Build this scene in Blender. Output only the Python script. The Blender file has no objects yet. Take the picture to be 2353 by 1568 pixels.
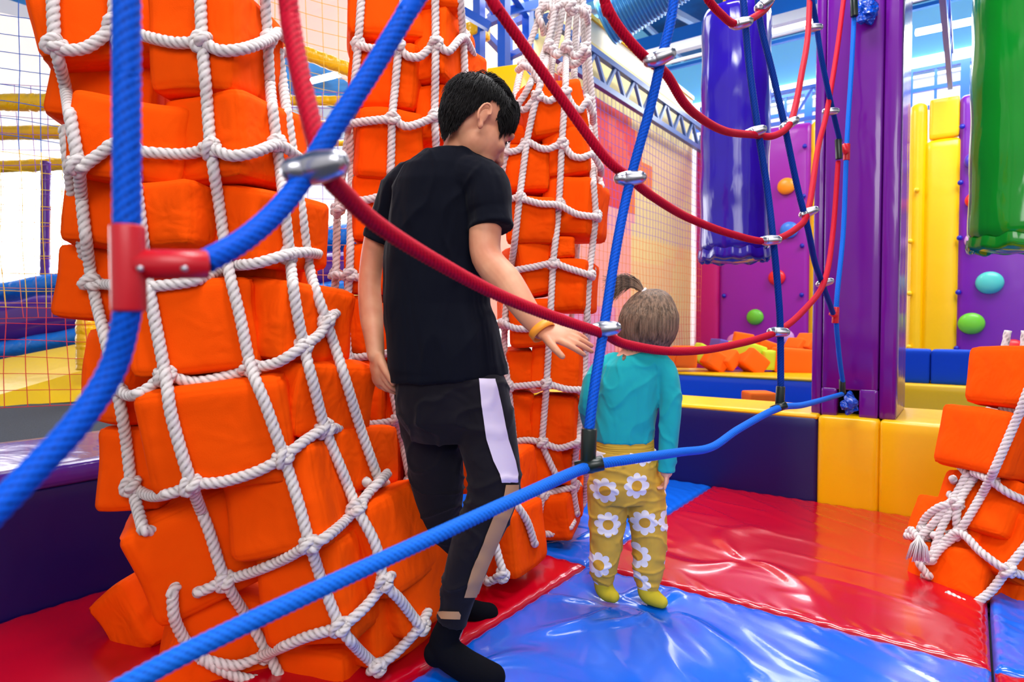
import bpy, bmesh, math, random
from mathutils import Vector, Matrix, noise
random.seed(11)
scene = bpy.context.scene
COL = scene.collection
PI = math.pi
# ------------------------------------------------------------ camera model
F = 1450.0; CX = 1176.5; CY = 784.0; HCAM = 0.88; YAW = math.radians(36); PITCH = math.radians(1.74)
RIGHT = Vector((math.cos(YAW), math.sin(YAW), 0)); FWD = Vector((-math.sin(YAW), math.cos(YAW), 0)); UP = Vector((0, 0, 1))
def P(px, py, d):
    u = (px - CX) / F; v = (CY - py) / F
    f = math.cos(PITCH) + v * math.sin(PITCH); z = -math.sin(PITCH) + v * math.cos(PITCH)
    s = d / f
    return RIGHT * (u * s) + FWD * d + UP * (HCAM + z * s)
def C(x, y, z): return RIGHT * x + FWD * y + UP * z
def G(px, py, z=0.0):
    v = (CY - py) / F
    f = math.cos(PITCH) + v * math.sin(PITCH); dz = -math.sin(PITCH) + v * math.cos(PITCH)
    return P(px, py, f * (z - HCAM) / dz)
cd = bpy.data.cameras.new('camera'); cam = bpy.data.objects.new('camera', cd); COL.objects.link(cam)
cam.location = (0, 0, HCAM); cam.rotation_euler = (PI / 2 - PITCH, 0, YAW)
cd.sensor_width = 36; cd.lens = 36 * F / 2353; cd.clip_start = 0.03; cd.clip_end = 100
cd.dof.use_dof = True; cd.dof.focus_distance = 1.85; cd.dof.aperture_fstop = 4.2
scene.camera = cam
# ------------------------------------------------------------ materials
def lin(c):
    return tuple(((v / 255) / 12.92 if v / 255 <= .04045 else ((v / 255 + .055) / 1.055) ** 2.4) for v in c)
def mat(name, rgb, rough=.5, spec=.5, bump=0, bscale=50, bdist=.002, metal=0, sheen=0, coat=0, var=.0, vscale=8, emit=0, wrinkle=0, wscale=6, stretch=None, tint=None, groove_shade=None, wdist=.03):
    m = bpy.data.materials.new(name); m.use_nodes = True; nt = m.node_tree; N = nt.nodes; L = nt.links
    b = N['Principled BSDF']; c = lin(rgb) + (1,)
    b.inputs['Base Color'].default_value = c; b.inputs['Roughness'].default_value = rough
    b.inputs['Specular IOR Level'].default_value = spec; b.inputs['Metallic'].default_value = metal
    b.inputs['Sheen Weight'].default_value = sheen; b.inputs['Coat Weight'].default_value = coat; b.inputs['Coat Roughness'].default_value = .08
    if emit: b.inputs['Emission Color'].default_value = c; b.inputs['Emission Strength'].default_value = emit
    tc = N.new('ShaderNodeTexCoord')
    src = tc.outputs['Object']
    if stretch:
        mp = N.new('ShaderNodeMapping'); mp.inputs['Scale'].default_value = stretch; mp.inputs['Rotation'].default_value = (.2, .3, .5)
        L.new(src, mp.inputs['Vector']); wsrc = mp.outputs['Vector']
    else: wsrc = src
    if var:
        n = N.new('ShaderNodeTexNoise'); n.inputs['Scale'].default_value = vscale; n.inputs['Detail'].default_value = 3
        L.new(wsrc, n.inputs['Vector'])
        mx = N.new('ShaderNodeMix'); mx.data_type = 'RGBA'
        t = lin(tint) if tint else tuple(v * (1 - var) for v in c[:3])
        mx.inputs['A'].default_value = t + (1,) ; mx.inputs['B'].default_value = c
        r = N.new('ShaderNodeMapRange'); r.inputs['From Min'].default_value = .3; r.inputs['From Max'].default_value = .65
        L.new(n.outputs['Fac'], r.inputs['Value']); L.new(r.outputs['Result'], mx.inputs['Factor']); L.new(mx.outputs['Result'], b.inputs['Base Color'])
    if groove_shade:
        at = N.new('ShaderNodeAttribute'); at.attribute_name = 'groove_shade'
        mx = N.new('ShaderNodeMix'); mx.data_type = 'RGBA'; mx.inputs['A'].default_value = lin(groove_shade) + (1,); mx.inputs['B'].default_value = c  # shade between rope strands mixed into the base colour
        L.new(at.outputs['Fac'], mx.inputs['Factor']); L.new(mx.outputs['Result'], b.inputs['Base Color'])
    last = None
    if bump:
        n = N.new('ShaderNodeTexNoise'); n.inputs['Scale'].default_value = bscale; n.inputs['Detail'].default_value = 4; L.new(src, n.inputs['Vector'])
        bp = N.new('ShaderNodeBump'); bp.inputs['Strength'].default_value = bump; bp.inputs['Distance'].default_value = bdist
        L.new(n.outputs['Fac'], bp.inputs['Height']); last = bp
    if wrinkle:
        n = N.new('ShaderNodeTexNoise'); n.inputs['Scale'].default_value = wscale; n.inputs['Detail'].default_value = 2; n.inputs['Distortion'].default_value = .6; L.new(wsrc, n.inputs['Vector'])
        bp = N.new('ShaderNodeBump'); bp.inputs['Strength'].default_value = wrinkle; bp.inputs['Distance'].default_value = wdist
        L.new(n.outputs['Fac'], bp.inputs['Height'])
        if last: L.new(last.outputs['Normal'], bp.inputs['Normal'])
        last = bp
    if last: L.new(last.outputs['Normal'], b.inputs['Normal'])
    return m
M = {}
M['orange'] = mat('orange_cloth', (255, 84, 0), .85, .08, .3, 420, .0015, var=.1, vscale=5, wrinkle=.6, wscale=11, wdist=.016, stretch=(1, 1.6, .8))
M['foam_o'] = mat('orange_foam', (255, 112, 22), .8, .2, .2, 90)
M['foam_g'] = mat('lime_foam', (205, 232, 60), .8, .2, .2, 90)
M['foam_b'] = mat('blue_foam', (10, 70, 190), .8, .2, .2, 90)
M['foam_l'] = mat('lilac_foam', (110, 90, 190), .8, .2, .2, 90)
M['cotton'] = mat('cotton_rope', (226, 219, 217), .9, .1, .4, 600, .001, groove_shade=(128, 112, 108))
M['ruffle'] = mat('blue_ruffle', (10, 120, 224), .4, wrinkle=.6, wscale=14)
M['tassel'] = mat('tassel_yarn', (224, 218, 214), .9, .1)
M['blue_rope'] = mat('blue_rope', (0, 90, 222), .6, .15, .4, 900, .0006, groove_shade=(0, 26, 100))
M['navy_rope'] = mat('navy_rope', (0, 56, 158), .6, .15, .4, 900, .0006, groove_shade=(0, 20, 80))
M['sky_rope'] = mat('sky_rope', (20, 112, 232), .6, .15, .4, 900, .0006, groove_shade=(0, 56, 150))
M['red_rope'] = mat('red_rope', (200, 0, 44), .6, .15, .4, 900, .0006, groove_shade=(84, 0, 16))
M['steel'] = mat('aluminium', (190, 190, 198), .3, .5, metal=1)
M['red_plastic'] = mat('red_plastic', (196, 14, 34), .35, .5)
M['black_plastic'] = mat('black_plastic', (12, 30, 26), .3, .5)
def vinyl(name, rgb, rough=.22, wr=.35, ws=3.2, st=(1, 2.2, 1), **k): return mat(name, rgb, rough, .5, .08, 500, .0005, wrinkle=wr, wscale=ws, stretch=st, **k)
M['blue_vinyl'] = vinyl('blue_vinyl', (0, 104, 236), .22, .22, 2.2, coat=.5)
M['red_vinyl'] = vinyl('red_vinyl', (196, 0, 30), .22, .2, 2.2, coat=.5)
M['navy_vinyl'] = vinyl('navy_vinyl', (8, 0, 86), .42, .12)
M['yellow_vinyl'] = vinyl('yellow_vinyl', (250, 196, 0), .3, .14)
M['mid_vinyl'] = vinyl('mid_blue_vinyl', (0, 84, 206), .3, .1)
M['purple_vinyl'] = vinyl('purple_vinyl', (100, 14, 136), .16, .25, 5, (1, 1, .4))
M['purple_wall'] = vinyl('purple_wall_vinyl', (150, 18, 160), .3, .2, 3)
M['purple_wall2'] = vinyl('violet_wall_vinyl', (112, 20, 160), .3, .2, 3)
M['magenta'] = vinyl('magenta_vinyl', (196, 0, 110), .35, .1)
M['lavender'] = vinyl('lavender_vinyl', (84, 36, 140), .16, .14, 5)
M['bag_blue'] = vinyl('bag_blue_vinyl', (38, 16, 146), .12, .35, 4, (2, 2, .5))
M['bag_green'] = vinyl('bag_green_vinyl', (8, 134, 30), .12, .35, 4, (2, 2, .5))
M['tie_blue'] = vinyl('tie_blue', (0, 70, 190), .2, 1, 14)
M['yellow_wrap'] = vinyl('yellow_wrap', (248, 192, 6), .25, .45, 12)
M['grey_carpet'] = mat('grey_carpet', (78, 82, 90), .95, .1, .8, 400, .004, var=.3, vscale=220)
M['black'] = mat('black_gap', (6, 6, 10), .9, .1)
M['skin'] = mat('skin', (222, 160, 124), .5, .35, .15, 400, .0005, var=.12, vscale=14, tint=(206, 132, 100))
M['skin2'] = mat('child_skin', (236, 176, 150), .5, .35)
M['tee'] = mat('black_jersey', (9, 12, 24), .9, .1, .3, 900, .0005, sheen=.04, wrinkle=.5, wscale=8, stretch=(1.6, 1.6, .5))
M['trouser'] = mat('charcoal_jersey', (25, 23, 30), .9, .12, .3, 900, .0005, sheen=.08, wrinkle=.5, wscale=9)
M['sock'] = mat('black_sock', (10, 11, 18), .95, .1, .4, 700, .001)
M['white_stripe'] = mat('white_stripe', (222, 210, 236), .8, .2)
M['tan_stripe'] = mat('tan_stripe', (190, 146, 104), .8, .2)
M['hair'] = mat('black_hair', (15, 12, 13), .62, .2)
M['brown_hair'] = mat('brown_hair', (146, 116, 94), .45, .4, var=.8, vscale=30, stretch=(4, 4, .2))
M['teal_top'] = mat('teal_jersey', (30, 172, 180), .85, .15, .3, 900, .0005, sheen=.1, wrinkle=.5, wscale=9, stretch=(1.4, 1.4, .8))
M['yellow_sock'] = mat('yellow_sock', (206, 186, 50), .9, .1, .4, 700, .001)
M['band'] = mat('orange_wristband', (255, 160, 40), .5)
M['white_tie'] = mat('white_hair_tie', (240, 236, 240), .6)
M['truss_blue'] = mat('blue_steel', (18, 84, 196), .35, .5)
M['truss_grey'] = mat('blue_grey_steel', (70, 100, 158), .35, .5)
M['glow_sky_steel'] = mat('glow_pale_blue_steel', (128, 204, 232), .4, .5, emit=.35)  # painted steel, no lamp; emission stands in for light reaching it
M['white_steel'] = mat('white_steel', (226, 236, 244), .4, .5)
M['roof'] = mat('roof_deck', (24, 116, 186), .6, .3, var=.7, vscale=1.6)
M['white_wall'] = mat('white_wall', (246, 242, 236), .8, .2)
M['cream'] = mat('cream_panel', (244, 228, 166), .7, .2)
M['pinkwhite'] = mat('pale_pink_panel', (250, 196, 184), .8, .2)
M['duct'] = mat('blue_duct', (70, 148, 208), .25, .5, metal=.4)
M['glow_panel'] = mat('glow_white_panel', (246, 242, 236), .8, .2, emit=.45)  # plain white panel; added glow replaces light falling on it
M['glow_pink'] = mat('glow_pink_panel', (250, 200, 188), .8, .2, emit=.3)  # plain pink panel, brightened by a glow put into the material
M['lamp'] = mat('lamp_tube', (255, 255, 255), emit=9)
M['window'] = mat('window_glow', (255, 255, 255), emit=5.5)
M['button'] = mat('blue_button', (20, 30, 170), .3)
for k, c in dict(h_orange=(252, 150, 20), h_blue=(60, 130, 230), h_red=(236, 30, 40), h_green=(110, 206, 50), h_pink=(236, 140, 206), h_aqua=(80, 200, 190), h_lilac=(214, 160, 220), h_navy=(70, 50, 200)).items(): M[k] = mat(k, c, .35)
# flowered trousers
def flower_mat():
    m = bpy.data.materials.new('daisy_jersey'); m.use_nodes = True; nt = m.node_tree; N = nt.nodes; L = nt.links
    b = N['Principled BSDF']; b.inputs['Roughness'].default_value = .85
    tc = N.new('ShaderNodeTexCoord'); mp = N.new('ShaderNodeMapping'); mp.inputs['Rotation'].default_value = (0, 0, -YAW)
    L.new(tc.outputs['Object'], mp.inputs['Vector'])
    sp = N.new('ShaderNodeSeparateXYZ'); L.new(mp.outputs['Vector'], sp.inputs[0])
    cb = N.new('ShaderNodeCombineXYZ'); L.new(sp.outputs['X'], cb.inputs['X']); L.new(sp.outputs['Z'], cb.inputs['Y'])
    S = 8.6
    vo = N.new('ShaderNodeTexVoronoi'); vo.voronoi_dimensions = '2D'; vo.inputs['Scale'].default_value = S; vo.inputs['Randomness'].default_value = .55
    L.new(cb.outputs[0], vo.inputs['Vector'])
    df = N.new('ShaderNodeVectorMath'); df.operation = 'SUBTRACT'; L.new(cb.outputs[0], df.inputs[0]); L.new(vo.outputs['Position'], df.inputs[1])
    s2 = N.new('ShaderNodeSeparateXYZ'); L.new(df.outputs[0], s2.inputs[0])
    def mth(op, a, bb=None):
        n = N.new('ShaderNodeMath'); n.operation = op
        for i, v in enumerate((a, bb)):
            if v is None: continue
            if isinstance(v, (int, float)): n.inputs[i].default_value = v
            else: L.new(v, n.inputs[i])
        return n.outputs[0]
    ln = N.new('ShaderNodeVectorMath'); ln.operation = 'LENGTH'; L.new(df.outputs[0], ln.inputs[0]); r = ln.outputs['Value']
    th = mth('ARCTAN2', s2.outputs['Y'], s2.outputs['X'])
    pet = mth('ABSOLUTE', mth('COSINE', mth('MULTIPLY', th, 4)))
    lim = mth('ADD', mth('MULTIPLY', mth('POWER', pet, .6), .012), .0285)
    white = mth('LESS_THAN', r, lim); cen = mth('LESS_THAN', r, .0165)
    m1 = N.new('ShaderNodeMix'); m1.data_type = 'RGBA'; m1.inputs['A'].default_value = lin((216, 172, 58)) + (1,); m1.inputs['B'].default_value = lin((244, 240, 240)) + (1,); L.new(white, m1.inputs['Factor'])
    m2 = N.new('ShaderNodeMix'); m2.data_type = 'RGBA'; m2.inputs['B'].default_value = lin((226, 168, 44)) + (1,); L.new(m1.outputs['Result'], m2.inputs['A']); L.new(cen, m2.inputs['Factor'])
    L.new(m2.outputs['Result'], b.inputs['Base Color'])
    n = N.new('ShaderNodeTexNoise'); n.inputs['Scale'].default_value = 14; bp = N.new('ShaderNodeBump'); bp.inputs['Strength'].default_value = .5; bp.inputs['Distance'].default_value = .02
    L.new(tc.outputs['Object'], n.inputs['Vector']); L.new(n.outputs['Fac'], bp.inputs['Height']); L.new(bp.outputs['Normal'], b.inputs['Normal'])
    return m
M['daisy'] = flower_mat()
M['mustard'] = mat('mustard_rib', (218, 176, 62), .9, .1, wrinkle=.3, wscale=30, stretch=(.2, .2, 4))
def net_mat(name, stops):
    m = bpy.data.materials.new(name); m.use_nodes = True; nt = m.node_tree; N = nt.nodes; L = nt.links
    b = N['Principled BSDF']; b.inputs['Roughness'].default_value = .7
    tc = N.new('ShaderNodeTexCoord'); sp = N.new('ShaderNodeSeparateXYZ'); L.new(tc.outputs['Object'], sp.inputs[0])
    mr = N.new('ShaderNodeMapRange'); mr.inputs['From Min'].default_value = 0; mr.inputs['From Max'].default_value = 4; L.new(sp.outputs['Z'], mr.inputs['Value'])
    cr = N.new('ShaderNodeValToRGB'); cr.color_ramp.interpolation = 'CONSTANT'; L.new(mr.outputs['Result'], cr.inputs['Fac'])
    e = cr.color_ramp.elements; e[0].position = 0; e[0].color = lin(stops[0][1]) + (1,); e[1].position = stops[1][0] / 4; e[1].color = lin(stops[1][1]) + (1,)
    for z, c in stops[2:]:
        q = e.new(z / 4); q.color = lin(c) + (1,)
    L.new(cr.outputs['Color'], b.inputs['Base Color']); return m
M['net_a'] = net_mat('dyed_net_cord', [(0, (216, 30, 40)), (.95, (236, 190, 30)), (1.75, (20, 90, 190)), (2.6, (10, 80, 180))])
M['net_b'] = net_mat('dyed_net_cord_far', [(0, (230, 60, 30)), (1.0, (240, 140, 50)), (1.7, (150, 90, 200)), (2.6, (120, 100, 210))])
M['net_c'] = net_mat('yellow_net_cord', [(0, (240, 190, 20)), (1.4, (226, 130, 60)), (2.0, (240, 190, 20))])
# ------------------------------------------------------------ object helpers
class MB:
    def __init__(s): s.v = []; s.f = []; s.g = None
    def add(s, vs, fs):
        o = len(s.v); s.v += [tuple(v) for v in vs]; s.f += [tuple(i + o for i in f) for f in fs]
    def mesh(s, name, smooth=True):
        me = bpy.data.meshes.new(name); me.from_pydata(s.v, [], s.f); me.update()
        if s.g and len(s.g) == len(s.v): me.attributes.new('groove_shade', 'FLOAT', 'POINT').data.foreach_set('value', s.g)
        if smooth: me.polygons.foreach_set('use_smooth', [True] * len(me.polygons))
        return me
    def build(s, name, m, parent=None, loc=None, smooth=True):
        me = s.mesh(name, smooth); me.materials.append(m)
        return link(name, me, parent, loc)
    # primitives
    def box(s, c, size, rot=None):
        hx, hy, hz = size[0] / 2, size[1] / 2, size[2] / 2
        vs = [Vector((x, y, z)) for x in (-hx, hx) for y in (-hy, hy) for z in (-hz, hz)]
        if rot is not None: vs = [rot @ v for v in vs]
        s.add([v + Vector(c) for v in vs], [(0, 1, 3, 2), (4, 6, 7, 5), (0, 4, 5, 1), (2, 3, 7, 6), (0, 2, 6, 4), (1, 5, 7, 3)])
    def beam(s, a, b, w, h=None):
        a = Vector(a); b = Vector(b); h = h or w; d = (b - a); L_ = d.length; q = d.to_track_quat('Z', 'Y').to_matrix()
        s.box((a + b) / 2, (w, h, L_), q)
    def tube(s, pts, rad, n=12, cap=True):
        pts = [Vector(p) for p in pts]; k = len(pts)
        rr = rad if isinstance(rad, (list, tuple)) else [rad] * k
        fr = frames(pts); vs = []; fs = []
        for i in range(k):
            for j in range(n):
                a = 2 * PI * j / n; vs.append(pts[i] + fr[i][0] * math.cos(a) * rr[i] + fr[i][1] * math.sin(a) * rr[i])
        for i in range(k - 1):
            for j in range(n): fs.append((i * n + j, i * n + (j + 1) % n, (i + 1) * n + (j + 1) % n, (i + 1) * n + j))
        if cap:
            vs.append(pts[0]); vs.append(pts[-1]); c0 = k * n
            for j in range(n): fs.append((c0, (j + 1) % n, j)); fs.append((c0 + 1, (k - 1) * n + j, (k - 1) * n + (j + 1) % n))
        s.add(vs, fs)
    def limb(s, pr, n=20, sub=5):       # rounded tapered limb through (point, radius)
        pts = [Vector(p) for p, r in pr]; rs = [r for p, r in pr]
        Pp, Rr = [], []
        for i in range(len(pts) - 1):
            for j in range(sub):
                t = j / sub; Pp.append(cr(pts, i, t)); Rr.append(cr1(rs, i, t))
        Pp.append(pts[-1]); Rr.append(rs[-1])
        d0 = (Pp[1] - Pp[0]).normalized(); d1 = (Pp[-1] - Pp[-2]).normalized(); r0, r1 = Rr[0], Rr[-1]; a, b = Pp[0], Pp[-1]
        pre = [(a - d0 * r0 * math.sin(t), r0 * max(.05, math.cos(t))) for t in (1.5, 1.1, .7, .35)]
        post = [(b + d1 * r1 * math.sin(t), r1 * max(.05, math.cos(t))) for t in (.35, .7, 1.1, 1.5)]
        allp = pre + list(zip(Pp, Rr)) + post
        s.tube([p for p, r in allp], [r for p, r in allp], n)
    def ell(s, c, r, rot=None, n=24, m=16):
        vs = []; fs = []
        for i in range(m + 1):
            ph = PI * i / m
            for j in range(n):
                th = 2 * PI * j / n; v = Vector((r[0] * math.sin(ph) * math.cos(th), r[1] * math.sin(ph) * math.sin(th), r[2] * math.cos(ph)))
                if rot is not None: v = rot @ v
                vs.append(v + Vector(c))
        for i in range(m):
            for j in range(n): fs.append((i * n + j, (i + 1) * n + j, (i + 1) * n + (j + 1) % n, i * n + (j + 1) % n))
        s.add(vs, fs)
    def loft(s, rings, n=32):            # rings of (center, rx, ry, yaw, tilt) stacked; closed ends
        vs = []; fs = []; k = len(rings)
        for (c, rx, ry, yaw, tilt) in rings:
            ca, sa = math.cos(yaw), math.sin(yaw)
            ax = RIGHT * ca + FWD * sa; ay = FWD * ca - RIGHT * sa
            for j in range(n):
                a = 2 * PI * j / n; cx, sy = math.cos(a), math.sin(a)
                cx = math.copysign(abs(cx) ** .85, cx); sy = math.copysign(abs(sy) ** .85, sy)
                vs.append(Vector(c) + ax * rx * cx + ay * ry * sy + UP * tilt * cx * rx)
        for i in range(k - 1):
            for j in range(n): fs.append((i * n + j, i * n + (j + 1) % n, (i + 1) * n + (j + 1) % n, (i + 1) * n + j))
        vs.append(Vector(rings[0][0])); vs.append(Vector(rings[-1][0])); c0 = k * n
        for j in range(n): fs.append((c0, (j + 1) % n, j)); fs.append((c0 + 1, (k - 1) * n + j, (k - 1) * n + (j + 1) % n))
        s.add(vs, fs)
def link(name, me, parent=None, loc=None):
    o = bpy.data.objects.new(name, me); COL.objects.link(o)
    if loc is not None: o.location = loc
    if parent is not None:
        o.parent = parent
        if loc is None: o.location = -parent.location if parent.rotation_euler == Vector((0, 0, 0)).to_track_quat('Z', 'Y').to_euler() or True else (0, 0, 0)
    return o
def tag(o, label, cat, group=None, kind=None):
    o['label'] = label; o['category'] = cat
    if group: o['group'] = group
    if kind: o['kind'] = kind
    return o
def thing(name, label, cat, loc=(0, 0, 0), group=None):
    o = bpy.data.objects.new(name, None); COL.objects.link(o); o.location = loc; o.empty_display_size = .1
    return tag(o, label, cat, group)
def struct(o): o['kind'] = 'structure'; return o
def frames(pts):
    n = len(pts); T = []
    for i in range(n):
        a = pts[max(0, i - 1)]; b = pts[min(n - 1, i + 1)]; d = b - a
        T.append(d.normalized() if d.length > 1e-9 else Vector((0, 0, 1)))
    x = T[0].orthogonal().normalized(); out = []
    for i in range(n):
        x = (x - T[i] * x.dot(T[i]))
        x = x.normalized() if x.length > 1e-6 else T[i].orthogonal().normalized()
        out.append((x, T[i].cross(x)))
    return out
def cr(p, i, t):
    a = p[max(0, i - 1)]; b = p[i]; c = p[i + 1]; d = p[min(len(p) - 1, i + 2)]
    return .5 * ((2 * b) + (c - a) * t + (2 * a - 5 * b + 4 * c - d) * t * t + (3 * b - 3 * c + d - a) * t ** 3)
cr1 = cr
def resample(pts, step, smooth=True):
    pts = [Vector(p) for p in pts]; fine = []
    for i in range(len(pts) - 1):
        k = 12
        for j in range(k): fine.append(cr(pts, i, j / k) if smooth else pts[i].lerp(pts[i + 1], j / k))
    fine.append(pts[-1]); out = [fine[0]]; acc = 0; L_ = sum((fine[i + 1] - fine[i]).length for i in range(len(fine) - 1))
    n = max(2, int(L_ / step)); st = L_ / n; tgt = st
    for i in range(len(fine) - 1):
        seg = (fine[i + 1] - fine[i]).length
        while seg > 0 and acc + seg >= tgt - 1e-9 and len(out) <= n:
            out.append(fine[i].lerp(fine[i + 1], (tgt - acc) / seg)); tgt += st
        acc += seg
    return out, st
def rope_mb(pts, R, lobes=3, pitch=1.9, step=None, n=15, amp=.2, mb=None, jitter=0):
    mb = mb or MB()
    step = step or R * .35; gg = []
    pts, st = resample(pts, step)
    fr = frames(pts); vs = []; fs = []; k = len(pts); ph = random.random() * 6
    for i in range(k):
        rot = 2 * PI * i * st / (pitch * R * 2) + ph
        for j in range(n):
            a = 2 * PI * j / n
            q = abs(math.cos(lobes * (a - rot) / 2)) ** .6; r = R * (1 - amp + amp * 1.35 * q); gg.append(min(1, q * 1.15))
            vs.append(pts[i] + fr[i][0] * math.cos(a) * r + fr[i][1] * math.sin(a) * r)
    for i in range(k - 1):
        for j in range(n): fs.append((i * n + j, i * n + (j + 1) % n, (i + 1) * n + (j + 1) % n, (i + 1) * n + j))
    fs.append(tuple(range(n))[::-1]); fs.append(tuple((k - 1) * n + j for j in range(n)))
    mb.add(vs, fs); mb.g = (mb.g or []) + gg; return mb
def cushion(size, r, cuts=9, bulge=.0, seam=.0, nz=0, seed=0, nscale=8, flat_bottom=False):
    bm = bmesh.new(); bmesh.ops.create_cube(bm, size=2); bmesh.ops.subdivide_edges(bm, edges=bm.edges[:], cuts=cuts, use_grid_fill=True)
    h = [s_ / 2 for s_ in size]; kk = .6
    for v in bm.verts:
        p = list(v.co); q = []
        for i in range(3):
            a = abs(p[i]); e = 1 - min(r / h[i], .98)
            m = a / kk * e if a < kk else e + (a - kk) / (1 - kk) * (1 - e)
            q.append(math.copysign(m * h[i], p[i]))
        inner = Vector([max(-(h[i] - r), min(h[i] - r, q[i])) for i in range(3)])
        d = Vector(q) - inner
        on = sum(1 for i in range(3) if abs(p[i]) > .999)
        if d.length > 1e-9: q = inner + d.normalized() * (r + (seam if on >= 2 else 0))
        else: q = Vector(q)
        for i in range(3):
            j, l = (i + 1) % 3, (i + 2) % 3
            if abs(p[i]) > .999: q[i] += math.copysign(bulge * (1 - p[j] ** 2) * (1 - p[l] ** 2), p[i])
        if nz: q += Vector(noise.noise_vector(Vector(q) * nscale + Vector((seed * 3.7, 0, 0)))) * nz
        v.co = q
    me = bpy.data.meshes.new('cushion'); bm.to_mesh(me); bm.free()
    me.polygons.foreach_set('use_smooth', [True] * len(me.polygons)); return me
def pad(name, x0, x1, y0, y1, z0, z1, m, label, cat, r=.018, parent=None, bulge=.004, seam=.002, nz=0, group=None, cuts=11):
    me = cushion((x1 - x0, y1 - y0, z1 - z0), r, cuts, bulge, seam, nz); me.materials.append(m)
    o = bpy.data.objects.new(name, me); COL.objects.link(o); o.location = ((x0 + x1) / 2, (y0 + y1) / 2, (z0 + z1) / 2)
    if parent is not None: o.parent = parent; o.location = Vector(o.location) - parent.location
    elif label: tag(o, label, cat, group)
    return o
def remesh(mb, name, m, voxel, smooth=4, parent=None, fac=.5, fold=0, fs_=11, zs=1.0):
    me = mb.mesh(name); o = bpy.data.objects.new(name, me); COL.objects.link(o)
    r = o.modifiers.new('r', 'REMESH'); r.mode = 'VOXEL'; r.voxel_size = voxel
    s_ = o.modifiers.new('s', 'SMOOTH'); s_.iterations = smooth; s_.factor = fac
    bpy.context.view_layer.update(); dg = bpy.context.evaluated_depsgraph_get()
    nm = bpy.data.meshes.new_from_object(o.evaluated_get(dg)); bpy.data.objects.remove(o)
    if fold:
        nn = [v.normal.copy() for v in nm.vertices]
        for v, q in zip(nm.vertices, nn):
            p = Vector((v.co.x * fs_, v.co.y * fs_, v.co.z * fs_ * zs)); p += Vector(noise.noise_vector(p * .5)) * .8
            r_ = max(0, 1 - abs(noise.noise(p)) * 4.5); v.co += q * fold * (r_ * r_ - .2)
    nm.polygons.foreach_set('use_smooth', [True] * len(nm.polygons)); nm.materials.clear(); nm.materials.append(m)
    return link(name, nm, parent)
def structbox(name, x0, x1, y0, y1, z0, z1, m):
    mb = MB(); mb.box(((x0 + x1) / 2, (y0 + y1) / 2, (z0 + z1) / 2), (x1 - x0, y1 - y0, z1 - z0)); return struct(mb.build(name, m, smooth=False))

# ============================================================ SETTING
XW = -2.30; YB = 3.37
structbox('floor', -12, 7, -3, 13, -.16, -.06, M['grey_carpet'])
# floor mats
def mat_tile(x0, x1, y0, y1, m, label, dents=(), seed=0):
    g = .004; n = 110; bm = bmesh.new(); mb = MB(); W = x1 - x0 - 2 * g; D = y1 - y0 - 2 * g
    vs = []; fs = []
    for i in range(n + 1):
        for j in range(n + 1):
            x = x0 + g + W * i / n; y = y0 + g + D * j / n; e = min(x - x0 - g, x1 - g - x, y - y0 - g, y1 - g - y)
            z = -.012 * max(0, 1 - e / .02) ** 2
            w = noise.noise(Vector((x * 3 + seed, y * 3, 0))); z += .004 * w * min(1, e / .05)
            rdg = 1 - abs(noise.noise(Vector((x * 2.2 + seed * 5, y * 5.5 + x * 2, 3)))) * 6
            z += .0022 * max(0, rdg) * min(1, e / .06)
            if e < .09: z += .0022 * math.sin((x + y) * 90 + 3 * noise.noise(Vector((x * 9, y * 9, 1)))) * (1 - e / .09) * (e > .002)
            for (dx, dy, dr, amp, ks) in dents:
                r = math.hypot(x - dx, y - dy); th = math.atan2(y - dy, x - dx) + 1.3 * r
                z -= amp * math.exp(-(r / dr) ** 2)
                z += min(1, e / .06) * (.010 * math.exp(-((r - .16) / .22) ** 2) * (max(0, math.cos(th * ks + 2 * noise.noise(Vector((x * 2, y * 2, seed))))) ** 5) * min(1, r / .07))
            vs.append((x, y, z))
    for i in range(n):
        for j in range(n):
            a = i * (n + 1) + j; fs.append((a, a + n + 1, a + n + 2, a + 1))
    mb.add(vs, fs)
    # sides
    b = []
    per = [(i, 0) for i in range(n)] + [(n, j) for j in range(n)] + [(n - i, n) for i in range(n)] + [(0, n - j) for j in range(n)]
    top = [i * (n + 1) + j for i, j in per]; o = len(mb.v)
    for t in top: x, y, z = mb.v[t]; mb.v.append((x, y, -.058))
    for k in range(len(top)): k2 = (k + 1) % len(top); mb.f.append((top[k], o + k, o + k2, top[k2]))
    mb.f.append(tuple(range(o, o + len(top))))
    ob = mb.build('floor_mat', m); return tag(ob, label, 'floor mat', 'soft floor mats of the play pit')
XA, XB_, YA = -1.115, .062, 2.0
t1 = G(1400, 1378); t2 = G(1510, 1395); bf = G(1040, 1560)
mat_tile(XA, XB_, .63, YA, M['blue_vinyl'], 'glossy blue floor mat creased under the small child\'s feet', [(t1.x, t1.y, .09, .016, 5), (t2.x, t2.y, .08, .014, 4), (bf.x, bf.y, .1, .014, 4)], 1)
mat_tile(XA, XB_, YA, YB, M['red_vinyl'], 'glossy red floor mat in front of the yellow bench blocks', [(t2.x + .1, t2.y + .55, .05, .004, 3)], 2)
mat_tile(XW, XA, .2, YA, M['red_vinyl'], 'dark red floor mat under the large net sack at left', [], 3)
mat_tile(XW, XA, YA, YB, M['blue_vinyl'], 'blue floor mat behind the farthest net sack along the dark blue bench', [(-1.3, 2.2, .09, .012, 4)], 4)
mat_tile(XB_, 1.25, YA, YB, M['blue_vinyl'], 'blue floor mat under the net sack at the right edge', [], 5)
mat_tile(XB_, 1.25, .63, YA, M['red_vinyl'], 'red floor mat at the bottom right corner', [], 6)
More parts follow.
